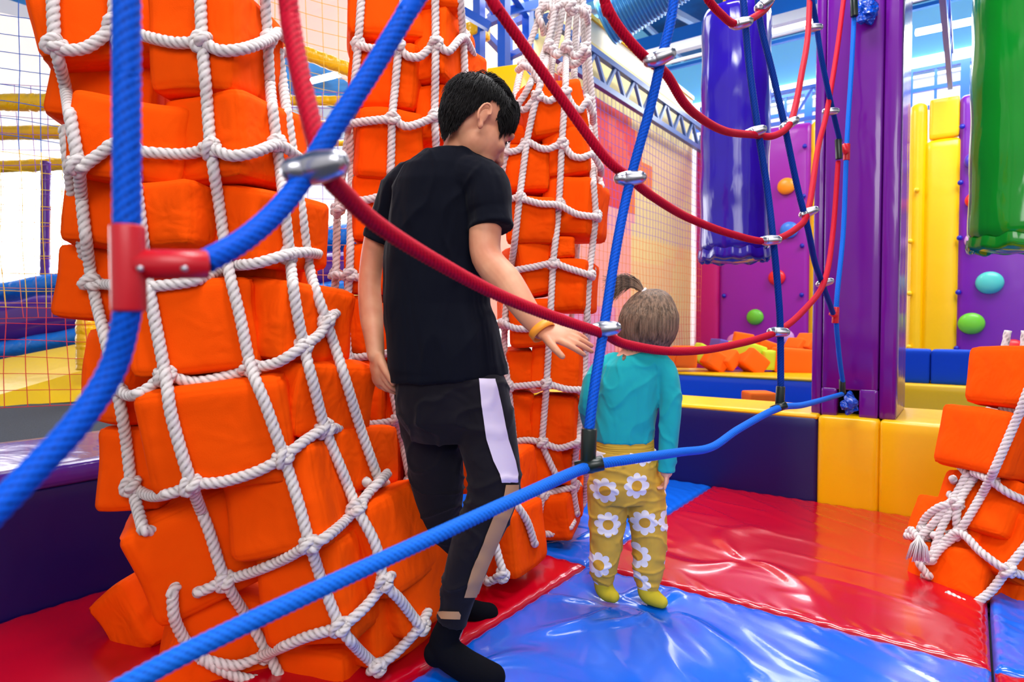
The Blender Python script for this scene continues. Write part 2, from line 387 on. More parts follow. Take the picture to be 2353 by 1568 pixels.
# bench pads round the pit
HB = .42
pad('bench_pad', -2.75, -.6, YB, YB + .42, -.05, HB - .012, M['navy_vinyl'], 'long dark navy padded bench block behind the small child', 'bench')
pad('bench_cover', -2.75, -.6, YB + .004, YB + .42, HB - .02, HB + .004, M['yellow_vinyl'], 'yellow padded top laid on the dark navy bench', 'pad', r=.01)
pad('bench_pad', -.597, -.337, YB, YB + .6, -.05, HB, M['yellow_vinyl'], 'narrow yellow padded bench block under the purple column', 'bench')
pad('bench_pad', -.334, .95, YB, YB + .6, -.05, HB, M['yellow_vinyl'], 'wide yellow padded bench block right of the purple column', 'bench')
# left bench
pad('bench_pad', XW - .62, XW, -.9, 3.3, -.05, HB - .05, M['navy_vinyl'], 'long dark purple padded bench along the left edge', 'bench')
pad('bench_cover', XW - .62, XW + .012, -.9, 1.62, HB - .055, HB + .01, M['lavender'], 'shiny purple cover on top of the left bench', 'pad', r=.02, nz=.004)
pad('bench_cover', XW - .62, XW + .012, 1.63, 3.3, HB - .055, HB + .006, M['yellow_vinyl'], 'shiny yellow cover on the left bench beside the big net sack', 'pad', r=.02)
structbox('trim_1', -4.35, XW - .62, -3, 9, .2, HB - .01, M['grey_carpet'])
# second bench further back
Y2 = 5.5
pad('bench_pad', -3.0, -.75, Y2, Y2 + .6, -.05, HB - .02, M['mid_vinyl'], 'long mid blue padded bench in front of the foam pit', 'bench')
pad('bench_cover', -3.0, -.75, Y2, Y2 + .6, HB - .02, HB + .004, M['yellow_vinyl'], 'yellow top pad on the mid blue bench by the foam pit', 'pad', r=.01)
pad('bench_pad', -.72, .1, Y2, Y2 + .6, -.05, HB, M['yellow_vinyl'], 'yellow padded block far right behind the column, under two blue cubes', 'bench')
pad('bench_pad', .103, .95, Y2, Y2 + .6, -.05, HB, M['yellow_vinyl'], 'second yellow padded block at far right behind the orange net sack', 'bench')
pad('foam_cube', -.5, -.24, Y2 + .08, Y2 + .34, HB, HB + .25, M['foam_b'], 'royal blue foam cube on the yellow block, left of the pair', 'foam cube', group='blue cubes on the far block')
pad('foam_cube', -.232, .03, Y2 + .08, Y2 + .34, HB, HB + .25, M['foam_b'], 'royal blue foam cube on the yellow block, right of the pair', 'foam cube', group='blue cubes on the far block')
structbox('trim_2', -3.0, 2.5, YB + .6, Y2, -.05, .2, M['mid_vinyl'])
structbox('trim_3', -3.0, 2.5, Y2 + .6, 7.5, -.05, .3, M['foam_b'])
# purple column on bench
cx0, cx1, cy0, cy1 = -.64, -.275, 3.42, 3.92
col = thing('padded_column', 'tall glossy purple padded column standing on the yellow bench blocks', 'column', ((cx0 + cx1) / 2, (cy0 + cy1) / 2, HB))
for (a, b, y0, y1, z0) in ((cx0, cx0 + .045, cy0 + .012, cy1, HB), (cx0 + .05, cx1 - .075, cy0, cy0 + .06, HB + .13), (cx1 - .07, cx1, cy0 + .006, cy1, HB)):
    pad('pad_panel', a, b, y0, y1, z0, 4.6, M['purple_vinyl'], None, None, r=.015, parent=col, seam=.004)
pad('pad_panel', cx0 + .05, cx0 + .115, cy0, cy0 + .06, HB, HB + .135, M['purple_vinyl'], None, None, r=.006, parent=col)
pad('pad_panel', cx0 + .215, cx1 - .075, cy0, cy0 + .06, HB, HB + .135, M['purple_vinyl'], None, None, r=.006, parent=col)
mb = MB(); mb.box(((cx0 + cx1) / 2, cy0 + .27, 2.5), (.26, .36, 4.16)); mb.build('core', M['black'], col, smooth=False)
# ---------------- climbing wall
YC = 7.5; ZT = 3.05
def xc(px, Y=YC):   # world X of the ray through column px at plane Y
    u = (px - CX) / F; d = Y / (u * math.sin(YAW) + math.cos(YAW)); return u * d * math.cos(YAW) - d * math.sin(YAW)
def dY(px, Y=YC):
    u = (px - CX) / F; return Y / (u * math.sin(YAW) + math.cos(YAW))
def climb(px0, px1, m, label, holds, buttons, ztop=ZT, name='climbing_panel', cat='climbing wall'):
    x0, x1 = xc(px0), xc(px1)
    t = thing(name, label, cat, ((x0 + x1) / 2, YC, .3))
    pad('panel', x0, x1, YC, YC + .1, .2, ztop, m, None, None, r=.03, parent=t, bulge=.02, cuts=13)
    for (px, py, rpx, mk) in holds:
        d = dY(px, YC - .03); p = P(px, py, d); r = rpx / F * d
        mb = MB(); mb.ell((0, 0, 0), (r, .05, r * .95)); o = mb.build('hold', M[mk], t, loc=p - t.location)
        o['label'] = {'h_orange': 'orange', 'h_blue': 'blue', 'h_red': 'red', 'h_green': 'green', 'h_pink': 'pink', 'h_aqua': 'turquoise', 'h_lilac': 'pale lilac', 'h_navy': 'dark blue'}[mk] + ' round hold'
    for (px, py) in buttons:
        d = dY(px, YC - .03); p = P(px, py, d)
        mb = MB(); mb.ell((0, 0, 0), (.025, .02, .025), n=12, m=8); mb.build('button', M['button'] if cat == 'climbing wall' else M['yellow_vinyl'], t, loc=p - t.location)
    return t
climb(1596, 1650, M['magenta'], 'narrow magenta padded panel at the left end of the climbing wall', [], [])
climb(1653, 1856, M['purple_wall'], 'purple padded climbing panel with round holds left of the column', [(1807, 428, 20, 'h_orange'), (1813, 529, 20, 'h_blue'), (1785, 638, 19, 'h_red'), (1735, 729, 19, 'h_green'), (1690, 786, 20, 'h_pink'), (1805, 776, 19, 'h_lilac')],
      [(1849, 336), (1847, 451), (1843, 565), (1663, 680), (1842, 678), (1661, 787), (1840, 790)])
climb(1858, 1890, M['yellow_vinyl'], 'slim yellow padded strip between climbing panel and purple column', [], [], name='wall_pad', cat='wall pad')
climb(2085, 2118, M['yellow_vinyl'], 'slim yellow padded strip just right of the purple column', [], [(2107, 437), (2092, 555), (2090, 675), (2089, 798)], name='wall_pad', cat='wall pad')
climb(2120, 2198, M['yellow_vinyl'], 'tall wide yellow padded panel on the far wall', [], [], ztop=2.66, name='wall_pad', cat='wall pad')
pad('wall_pad', xc(2126), xc(2194), YC + .01, YC + .1, 2.68, 3.07, M['yellow_vinyl'], 'short yellow padded square above the tall wide yellow panel', 'wall pad', r=.02)
climb(2198, 2420, M['purple_wall2'], 'violet padded climbing panel with round holds at the far right', [(2240, 368, 20, 'h_navy'), (2240, 460, 19, 'h_red'), (2240, 553, 20, 'h_lilac'), (2274, 650, 27, 'h_aqua'), (2232, 744, 26, 'h_green'), (2328, 803, 24, 'h_red')],
      [(2211, 291), (2207, 420), (2205, 547), (2202, 672), (2198, 801)])
# ---------------- walls, ceiling
structbox('wall_back', -4, 7, 10.4, 10.5, 0, 4.9, M['white_wall'])
mb = MB()
for i in range(9):
    x = -3.4 + i * .55; mb.box((x, 8.95, 3.62), (.09, .06, .5)); mb.box((x + .27, 8.95, 3.62), (.03, .04, .44))
for z in (3.4, 3.62, 3.86): mb.box((-1.2, 8.95, z), (5.0, .05, .045))
tag(mb.build('window_truss', M['truss_blue'], smooth=False), 'blue steel grille frame above the far climbing wall', 'frame')
structbox('wall_far_panel', -4, 7, 9.4, 9.46, 0, 4.1, M['white_wall'])
structbox('ceiling', -12, 7, -3, 13, 5.4, 5.5, M['roof'])
structbox('wall_left', -11.1, -11, -3, 13, 0, 5.4, M['white_wall'])
structbox('wall_far_left', -11, -4, 12.0, 12.1, 0, 5.4, M['white_wall'])
# windows (daylight)
k = 1
for (y0, y1) in ((-2, 1.2), (1.5, 4.5), (4.8, 8), (8.3, 11.6)):
    mb = MB(); mb.box((-10.95, (y0 + y1) / 2, 1.95), (.04, y1 - y0, 2.5)); o = mb.build('window_%d' % k, M['window'], smooth=False); o['kind'] = 'structure'; k += 1
for (x0, x1) in ((-10.5, -8), (-7.7, -4.6)):
    mb = MB(); mb.box(((x0 + x1) / 2, 11.95, 1.95), (x1 - x0, .04, 2.5)); o = mb.build('window_%d' % k, M['window'], smooth=False); o['kind'] = 'structure'; k += 1
# mural wall: pixel blocks
def mural():
    x = -2.76; y0, y1, z0, z1 = 4.15, 7.5, .0, 3.55; ny, nz = 40, 38
    cols = [(246, 226, 150), (246, 214, 150), (250, 176, 160), (232, 56, 40), (240, 90, 60), (250, 130, 40), (238, 160, 190), (250, 240, 210)]
    ms = [mat('mural_%s' % n_, c, .6) for n_, c in zip(['cream', 'straw', 'salmon', 'red', 'coral', 'orange', 'pink', 'ivory'], cols)]
    mb = MB(); idx = []
    for i in range(ny + 1):
        for j in range(nz + 1): mb.v.append((x, y0 + (y1 - y0) * i / ny, z0 + (z1 - z0) * j / nz))
    for i in range(ny):
        for j in range(nz):
            a = i * (nz + 1) + j; mb.f.append((a, a + nz + 1, a + nz + 2, a + 1))
            y = y0 + (y1 - y0) * (i + .5) / ny; z = z0 + (z1 - z0) * (j + .5) / nz
            q = noise.noise(Vector((y * 1.1, z * 1.3, 5)))
            st = .35 * noise.noise(Vector((round(z * 3) * 1.7, 2, 9)))
            if z > 2.9: c = 7 if z > 3.4 else 0
            elif y < 5.8 + st and z > 2.0: c = 3 if q > -.15 else 4
            elif y < 6.35 + st and 2.25 < z < 2.55: c = 5
            elif y < 5.5 + st: c = 6 if z < 1.0 else 2
            elif y < 5.9 + st: c = 2 if z < 2 else 5
            else: c = 1 if q > .05 else 0
            idx.append(c)
    me = mb.mesh('wall_mural', False)
    for m_ in ms: me.materials.append(m_)
    me.polygons.foreach_set('material_index', idx); return struct(link('wall_mural', me))
mural()
mb = MB(); mb.beam((-2.76, 4.15, 3.57), (-2.76, 7.5, 3.57), .04); struct(mb.build('trim_4', M['yellow_vinyl'], smooth=False))
# trusses
def truss(name, a, b, h, m, label, nseg, w=.05):
    mb = MB(); a = Vector(a); b = Vector(b); u = Vector((0, 0, h))
    mb.beam(a, b, w); mb.beam(a + u, b + u, w)
    for i in range(nseg):
        p = a.lerp(b, i / nseg); q = a.lerp(b, (i + .5) / nseg); r_ = a.lerp(b, (i + 1) / nseg)
        mb.beam(p + u, q, w * .6); mb.beam(q, r_ + u, w * .6)
    return tag(mb.build(name, m, smooth=False), label, 'truss')
truss('steel_truss', (-2.6, 4.0, 2.9), (-2.6, 7.45, 2.9), .25, M['truss_grey'], 'grey blue lattice truss running along the cream and pink mural wall', 9)
truss('steel_truss', (-.2, 1.0, 3.15), (-.2, 7.5, 3.15), .34, M['truss_blue'], 'blue lattice truss overhead right of the purple column', 15, .04)
truss('steel_truss', (-2.7, 7.6, 3.12), (-.6, 7.6, 3.12), .34, M['truss_blue'], 'blue zigzag truss on top of the climbing wall left of the column', 5, .04)
# tower
mb = MB(); tp = [P(1101, 100, 5.3), P(1158, 100, 5.1), P(1166, 100, 5.9), P(1213, 100, 5.7)]
for p in tp: mb.beam((p.x, p.y, 2.4), (p.x, p.y, 5.4), .075)
for z in (3.32, 3.6):
    for i, j in ((0, 1), (1, 3), (3, 2), (2, 0)): mb.beam((tp[i].x, tp[i].y, z), (tp[j].x, tp[j].y, z), .055)
for i, j in ((0, 1), (1, 3), (3, 2), (2, 0)): mb.beam((tp[i].x, tp[i].y, 3.62), (tp[j].x, tp[j].y, 4.3), .05)
mb.beam(P(1050, 18, 5.0), P(1125, 62, 5.0), .06); mb.beam(P(1125, 40, 5.4), P(1400, -35, 6.0), .07)
tag(mb.build('truss_tower', M['truss_blue'], smooth=False), 'blue steel box truss tower behind the boy\'s head', 'truss tower')
a = P(1173, 235, 4.7); me = cushion((.26, .3, .42), .01, 5); me.materials.append(M['yellow_vinyl']); o = link('wall_pad', me, None, a); o.rotation_euler = (0, 0, .3)
tag(o, 'yellow padded box above the boy\'s head at the foot of the blue tower', 'pad')
a = P(1085, 78, 5.4); me = cushion((.25, .2, .12), .02, 5); me.materials.append(M['yellow_wrap']); o = link('wall_pad', me, None, a)
tag(o, 'small yellow pad near the top behind the middle net sack', 'pad')
# cream board behind tower, pink and white boards
mb = MB(); mb.box((-4.2, 5.8, 3.9), (.04, 2.4, 1.7)); struct(mb.build('wall_cream', M['cream'], smooth=False))
mb = MB(); mb.add([P(540, -60, 5.2), P(900, -60, 7), P(860, 225, 7.4), P(800, 190, 7.2), P(640, 62, 6.0), P(560, 20, 5.4)], [(0, 1, 2, 3, 4, 5)]); struct(mb.build('trim_5', M['glow_pink'], smooth=False))
mb = MB(); mb.add([P(-150, -8, 5.4), P(180, 72, 6.2), P(330, 120, 6.8), P(330, 330, 7.5), P(-150, 330, 7.5)], [(0, 1, 2, 3, 4)]); struct(mb.build('trim_6', M['glow_panel'], smooth=False))
mb = MB(); mb.box((-4.6, 6.3, 2.2), (.04, 2.6, 2.6)); struct(mb.build('wall_rose', M['pinkwhite'], smooth=False))
# roof steel
mb = MB()
for y in (6.2, 8.0, 9.9, 11.4): mb.box((-1, y, 4.55), (10, .09, .26)); 
for y in (6.2, 8.0, 9.9): mb.box((-1, y, 4.2), (10, .05, .04))
struct(mb.build('ceiling_beams', mat('roof_beam_glow', (26, 112, 206), .4, emit=.12), smooth=False))  # beams are no lamps; faint emission lifts them in place of light
mb = MB()
for y in (7.0, 9.2): mb.box((-.6, y, 4.0), (9, .09, .1)); mb.box((-.6, y, 3.86), (9, .03, .03))
struct(mb.build('ceiling_rails', M['white_steel'], smooth=False))
mb = MB()
for i in range(9):
    x = -7 + i * 1.2; mb.beam((x, 3.0, 5.1), (x + 2.2, 10.2, 4.7), .07); mb.beam((x, 6.2, 4.6), (x + .8, 8, 5.1), .05); mb.beam((x + .8, 8, 5.1), (x + 1.2, 9.9, 4.6), .05)
struct(mb.build('ceiling_braces', M['white_steel'], smooth=False))
structbox('ceiling_fascia', -4.5, 7, 9.2, 9.3, 3.98, 4.75, M['glow_sky_steel'])
structbox('wall_upper', -4.3, -4.2, 5.2, 10.4, 3.2, 5.4, M['glow_sky_steel'])
for (a, b, lb) in ((P(1765, 72, 7.2), P(1900, 46, 6.8), 'white fluorescent tube light left of the purple column'), (P(700, 190, 8), P(800, 165, 7.6), 'white tube light among the roof steel at upper left'), (P(2105, 75, 6.8), P(2250, 45, 6.4), 'white fluorescent tube light between purple column and green bag')):
    mb = MB(); mb.tube([a, b], .035, 10); tag(mb.build('tube_light', M['lamp']), lb, 'lamp')
# duct
a = P(1390, 52, 5.6); b = P(1620, -95, 5.2); mb = MB(); pts = []; rr = []
for i in range(241):
    pts.append(a.lerp(b, i / 240)); rr.append(.2 + .016 * abs(math.sin(i * PI / 8)))
mb.tube(pts, rr, 28); o = mb.build('air_duct', M['duct']); tag(o, 'ribbed blue air duct under the roof at top centre', 'duct')
# ---------------- left background: padded barriers, posts, nets
def padbar(a, b, r, m, label, name='padded_bar', cat='padded bar'):
    a = Vector(a); b = Vector(b); mb = MB(); n = 60; pts = [a.lerp(b, i / n) for i in range(n + 1)]
    rr = [r * (1 + .12 * noise.noise(Vector((i * .7, r * 50, a.x)))) for i in range(n + 1)]; mb.tube(pts, rr, 16)
    return tag(mb.build(name, m), label, cat)
YW = 'yellow_wrap'
padbar(P(-120, 236, 3.9), P(230, 236, 3.9), .052, M[YW], 'upper yellow wrapped bar at the top left behind the net')
padbar(P(-120, 308, 4.6), P(230, 303, 4.6), .05, M[YW], 'middle yellow wrapped bar at the left behind the net')
padbar(P(-120, 388, 5.2), P(300, 372, 5.2), .05, M[YW], 'lower yellow wrapped bar crossing the purple post at left')
padbar(P(590, 80, 4.4), P(880, 190, 5.0), .05, M[YW], 'sloping yellow wrapped rail right of the large net sack')
padbar(P(560, 232, 4.6), P(860, 232, 4.6), .035, M[YW], 'level yellow wrapped rail right of the large net sack')
padbar(P(560, 290, 6.2), P(860, 285, 6.2), .04, M[YW], 'second level yellow rail right of the large net sack')
padbar(P(560, 332, 7), P(860, 328, 7), .035, M[YW], 'lowest level yellow rail right of the large net sack')
padbar(P(105, 372, 5.0), P(103, 655, 5.0), .035, M['lavender'], 'slim purple wrapped post at the left behind the nets', 'padded_post', 'post')
padbar(P(198, 640, 3.7), P(198, 850, 3.7), .052, M[YW], 'short yellow wrapped post left of the large net sack', 'padded_post', 'post')
# sloping padded rolls
def roll(px0, y0a, y0b, px1, y1a, y1b, d, m, label, name='padded_barrier'):
    mb = MB(); n = 50; vs = []; rings = []
    for i in range(n + 1):
        t = i / n; px = px0 + (px1 - px0) * t; a = P(px, y0a + (y1a - y0a) * t, d); b = P(px, y0b + (y1b - y0b) * t, d); c = (a + b) / 2; h = (a.z - b.z) / 2
        h *= 1 + .05 * math.sin(i * 1.3)
        rings.append((c, h))
    vs = []; fs = []; k = 16
    for c, h in rings:
        for j in range(k):
            a = 2 * PI * j / k; vs.append(c + FWD * (.16 * math.cos(a)) + UP * (h * math.sin(a)))
    for i in range(n):
        for j in range(k): fs.append((i * k + j, i * k + (j + 1) % k, (i + 1) * k + (j + 1) % k, (i + 1) * k + j))
    mb.add(vs, fs); return tag(mb.build(name, m), label, 'padded barrier')
roll(-120, 672, 720, 860, 500, 572, 5.0, M['ruffle'], 'bright blue ruffled padding along the top of the sloping barrier at left')
roll(-120, 712, 822, 860, 565, 650, 4.8, M['lavender'], 'thick purple padded roll of the sloping barrier at left')
roll(-120, 808, 858, 860, 630, 672, 4.7, M['ruffle'], 'lower blue padding under the purple roll at left')
mb = MB(); mb.add([P(-120, 850, 4.4), P(860, 655, 4.6), P(900, 900, 3.62), P(300, 915, 3.66), P(-120, 942, 3.55)], [(0, 4, 3, 2, 1)])
tag(mb.build('side_apron', vinyl('yellow_sheet', (248, 204, 0), .3, .25, 4), smooth=False), 'shiny yellow vinyl apron sloping down to the grey carpet', 'apron')
def net(origin, u, v, nu, nv, m, label, r=.0022, wob=.012, name='safety_net', seed=0):
    mb = MB(); u = Vector(u); v = Vector(v); o = Vector(origin); nrm = u.cross(v).normalized()
    def pt(i, j):
        p = o + u * (i / nu) + v * (j / nv)
        w = Vector(noise.noise_vector(p * 2.5 + Vector((seed, 0, 0))))
        return p + w * wob * 2 + nrm * .0
    for i in range(nu + 1): mb.tube([pt(i, j) for j in range(nv + 1)], r, 4, False)
    for j in range(nv + 1): mb.tube([pt(i, j) for i in range(nu + 1)], r, 4, False)
    return tag(mb.build(name, m), label, 'net')
def netpx(p0, p1, z0, z1, cell, m, label, **k):
    u = Vector((p1.x - p0.x, p1.y - p0.y, 0)); net((p0.x, p0.y, z0), u, (0, 0, z1 - z0), max(2, int(u.length / cell)), max(2, int((z1 - z0) / cell)), m, label, **k)
netpx(P(-200, 900, 3.0), P(330, 900, 3.5), .44, 3.1, .085, M['net_a'], 'near safety net at the left edge, red at the foot and blue at the top')
netpx(P(-200, 900, 4.2), P(880, 900, 4.4), .9, 2.45, .1, M['net_b'], 'farther safety net at left with purple and orange cords', seed=4)
netpx(P(600, 900, 4.2), P(880, 900, 4.7), 2.3, 3.2, .1, M['net_c'], 'yellow cord net panel between the first two net sacks', seed=7)
net((-2.62, 4.15, .45), (0, 3.3, 0), (0, 0, 2.43), 44, 30, M['net_b'], 'tall safety net hanging under the truss before the mural wall', r=.002, wob=.006, seed=9)

# ============================================================ punching bags
def bag(px, d, ytop, ybot, R, m, label, straps=True):
    a = P(px, ytop, d); b = P(px, ybot, d); t = thing('hanging_bag', label, 'punching bag', b)
    mb = MB(); n = 60; prof = []
    H = a.z - b.z
    for i in range(n + 1):
        s_ = i / n; r = R * (1 - .9 * max(0, (s_ - .955) / .045) ** 2.2) if s_ > .955 else R * (1 + .012 * math.sin(s_ * 30))
        if s_ < .03: r = R * (.9 + .1 * s_ / .03)
        prof.append((s_ * H, max(r, .02)))
    vs = []; fs = []; k = 48
    for z, r in prof:
        for j in range(k):
            th = 2 * PI * j / k; rr = r * (1 + .012 * noise.noise(Vector((math.cos(th) * 2, math.sin(th) * 2, z * 3)))); vs.append((rr * math.cos(th), rr * math.sin(th), z))
    for i in range(n):
        for j in range(k): fs.append((i * k + j, i * k + (j + 1) % k, (i + 1) * k + (j + 1) % k, (i + 1) * k + j))
    fs.append(tuple(range(k))[::-1]); fs.append(tuple(n * k + j for j in range(k)))
    mb.add(vs, fs); mb.build('body', m, t, loc=(0, 0, 0))
    # gathered hem at the bottom
    mb = MB(); vs = []; fs = []; k = 72
    for (z, r) in ((.03, R * 1.0), (-.01, R * 1.03), (-.035, R * 1.0), (-.03, R * .93), (.0, R * .9)):
        for j in range(k):
            th = 2 * PI * j / k; w = .006 * math.sin(th * 13) + .004 * math.sin(th * 7 + 1); vs.append(((r + w) * math.cos(th), (r + w) * math.sin(th), z + w))
    for i in range(4):
        for j in range(k): fs.append((i * k + j, i * k + (j + 1) % k, (i + 1) * k + (j + 1) % k, (i + 1) * k + j))
    mb.add(vs, fs); mb.build('hem', m, t, loc=(0, 0, 0))
    mb = MB(); mb.ell((0, 0, .0), (R * .9, R * .9, .045)); mb.build('bottom_cap', M['bag_blue'] if m == M['bag_blue'] else M['bag_green'], t, loc=(0, 0, 0))
    mb = MB()
    for a_ in range(3): mb.beam((R * .5 * math.cos(a_ * 2.1), R * .5 * math.sin(a_ * 2.1), H - .02), (0, 0, H + .4), .02, .006)
    mb.beam((0, 0, H + .4), (0, 0, 5.35 - b.z), .02)
    mb.build('strap', M['yellow_wrap'], t, loc=(0, 0, 0)); return t
bag(1686, 3.65, 12, 588, .188, M['bag_blue'], 'glossy dark blue hanging punching bag left of the purple column')
bag(2345, 3.1, -260, 560, .212, M['bag_green'], 'glossy green hanging punching bag at the right edge')

# ============================================================ foam blocks
BLK = []
for i in range(8):
    me = cushion((.25, .25, .25), .028, 17, .005, .0045, .010, i, 7); me.materials.append(M['orange']); BLK.append(me)
ORD = ['first', 'second', 'third', 'fourth', 'fifth', 'sixth', 'seventh', 'eighth', 'ninth', 'tenth', 'eleventh', 'twelfth', 'thirteenth', 'fourteenth', 'fifteenth', 'sixteenth']
from mathutils.bvhtree import BVHTree
def make_bvh(objs):
    V_ = []; F_ = []
    for o in objs:
        m_ = Matrix.LocRotScale(o.location, o.rotation_euler, o.scale); k_ = len(V_)
        V_ += [m_ @ v.co for v in o.data.vertices]; F_ += [[i + k_ for i in p.vertices] for p in o.data.polygons]
    return BVHTree.FromPolygons(V_, F_)
def drape(path, bvh, axis, R):
    e = Vector((0, 0, HCAM)); pts = [Vector((q[0], q[1], q[2] if len(q) > 2 else 0)) for q in path]; fine = []
    for i in range(len(pts) - 1):
        k_ = max(2, int((pts[i + 1] - pts[i]).length / 9))
        for j in range(k_): fine.append(cr(pts, i, j / k_))
    fine.append(pts[-1]); raw = []
    for q in fine:
        t_ = (P(q.x, q.y, 3) - e).normalized(); h = bvh.ray_cast(e, t_)
        hd = (h[0] - e).dot(FWD) if h[0] is not None else None
        a_ = axis(q.x, q.y); raw.append(min(hd, a_ + .12) if hd is not None and hd < a_ + .3 else None)
    for i in range(len(raw)):
        if raw[i] is None:
            nb = [raw[j] for j in range(max(0, i - 6), min(len(raw), i + 7)) if raw[j] is not None]
            raw[i] = (sum(nb) / len(nb)) if nb else axis(fine[i].x, fine[i].y) + .02
    n_ = len(raw); mn = [min(raw[max(0, i - 2):i + 3]) for i in range(n_)]; av = [sum(mn[max(0, i - 3):i + 4]) / len(mn[max(0, i - 3):i + 4]) for i in range(n_)]
    out = [P(q.x, q.y, min(av[i], raw[i]) - R * .95 + q.z) for i, q in enumerate(fine)]
    if len(out) > 4: out = [out[0] + (out[0] - out[1]).normalized() * R * 1.6 + FWD * .05] + out + [out[-1] + (out[-1] - out[-2]).normalized() * R * 1.6 + FWD * .05]
    if path[0][1] < -40: out[0] = out[1] + UP * .7
    return out
def sack_blocks(data, axis, where, grp, dep=.25):
    objs = []
    for ri, row in enumerate(data):
        row = sorted(row, key=lambda b: b[0] + b[1])
        for bi, b in enumerate(row):
            x0, x1, y0, y1 = b[:4]; rl = b[4] if len(b) > 4 else 0; dd = b[5] if len(b) > 5 else 0; yw = b[6] if len(b) > 6 else random.uniform(-18, 18)
            px, py = (x0 + x1) / 2, (y0 + y1) / 2; d = axis(px, py) + dd
            w = (x1 - x0) / F * d; h = (y1 - y0) / F * d
            d += random.uniform(-.012, .02); c = P(px, py, d + dep / 2)
            me = BLK[random.randrange(8)]; o = bpy.data.objects.new('foam_block', me); COL.objects.link(o)
            o.location = c; o.scale = (w / .25 * .985, dep / .25, h / .25 * .985)
            o.rotation_euler = (Matrix.Rotation(YAW + math.radians(yw), 3, 'Z') @ Matrix.Rotation(math.radians(random.uniform(-6, 6)), 3, 'X') @ Matrix.Rotation(math.radians(rl), 3, 'Y')).to_euler()
            pos = 'alone' if len(row) == 1 else ('left end' if bi == 0 else ('right end' if bi == len(row) - 1 else '%s from left' % ORD[bi]))
            tag(o, 'orange block in %s, %s row down, %s' % (where, ORD[ri], pos), 'foam block', grp); objs.append(o)
    return make_bvh(objs)
def mkaxis(tab, bul):
    """tab: (py, left, right, d_front_at_centre); returns depth of the sack surface at a pixel"""
    def f(px, py):
        t = tab
        if py <= t[0][0]: q = t[0][1:]
        elif py >= t[-1][0]: q = t[-1][1:]
        else:
            for a, b in zip(t, t[1:]):
                if a[0] <= py <= b[0]:
                    k_ = (py - a[0]) / (b[0] - a[0]); q = [a[i] + (b[i] - a[i]) * k_ for i in (1, 2, 3)]; break
        c = (q[0] + q[1]) / 2; hw = (q[1] - q[0]) / 2; o_ = min(1, abs(px - c) / hw)
        return q[2] + bul * (1 - math.sqrt(max(0, 1 - o_ * o_)))
    return f
def interp(tab, py):
    if py <= tab[0][0]: return tab[0][1:]
    if py >= tab[-1][0]: return tab[-1][1:]
    for a, b in zip(tab, tab[1:]):
        if a[0] <= py <= b[0]:
            k_ = (py - a[0]) / (b[0] - a[0]); return [a[i] + (b[i] - a[i]) * k_ for i in (1, 2, 3)]
# knot mesh
def knot_mesh(R):
    pts = []
    for i in range(41):
        t = 2 * PI * i / 40; rr = R * (.98 + .42 * math.cos(3 * t)); pts.append(Vector((rr * math.cos(2 * t), rr * .8 * math.sin(2 * t), R * 1.0 * math.sin(3 * t) + R * .2 * math.cos(2 * t))))
    mb = rope_mb(pts, R * .8, step=R * .35, n=12); me = mb.mesh('knot'); me.materials.append(M['cotton']); return me
def sack_net(label, axis, tab, verts, rows, knots, R, rear_rows, depth, off=.006, rear_cols=(.2, .5, .8), name='cargo_net', extra=()):
    base = P((tab[-1][1] + tab[-1][2]) / 2, tab[-1][0], tab[-1][3] + depth / 2)
    t = thing(name, label, 'cargo net', base)
    axis, bvh = axis; km = knot_mesh(R)
    def pt(q):
        if len(q) == 3 and q[2] is not None: return P(q[0], q[1], axis(q[0], q[1]) - off + q[2])
        return P(q[0], q[1], axis(q[0], q[1]) - off)
    for v in verts: rope_mb(drape(v, bvh, axis, R), R).build('upright_rope', M['cotton'], t)
    for v in rows: rope_mb(drape(v, bvh, axis, R), R).build('cross_rope', M['cotton'], t)
    for q in knots:
        o = bpy.data.objects.new('knot', km); COL.objects.link(o); o.parent = t; o.location = drape([q, (q[0] + 6, q[1]) + tuple(q[2:])], bvh, axis, R)[0] - FWD * R * .35 - base
        o.rotation_euler = (random.uniform(-.5, .5), random.uniform(-.5, .5), YAW + random.uniform(-.6, .6)); o.scale = (1, 1, 1.0)
    # rear of the net
    for fr in rear_cols:
        pts = []
        for (py, l, r, d) in tab:
            px = l + (r - l) * fr; c = P((l + r) / 2, py, d); dd = d + depth + (axis(px, py) - d) * -1
            pts.append(P(px + 0, py, dd))
        rope_mb(pts, R, step=R * .9, n=10).build('upright_rope', M['cotton'], t)
    for py in rear_rows:
        l, r, d = interp(tab, py); pts = []
        cc = (l + r) / 2; hw = (r - l) / 2
        for i in range(13):
            a = PI * i / 12; px = cc - hw * .86 * math.cos(a); pts.append(P(px, py + 8 * math.sin(a * 6), d + depth * .35 + depth * .66 * math.sin(a)))
        rope_mb(pts, R, step=R * .9, n=10).build('cross_rope', M['cotton'], t)
    return t
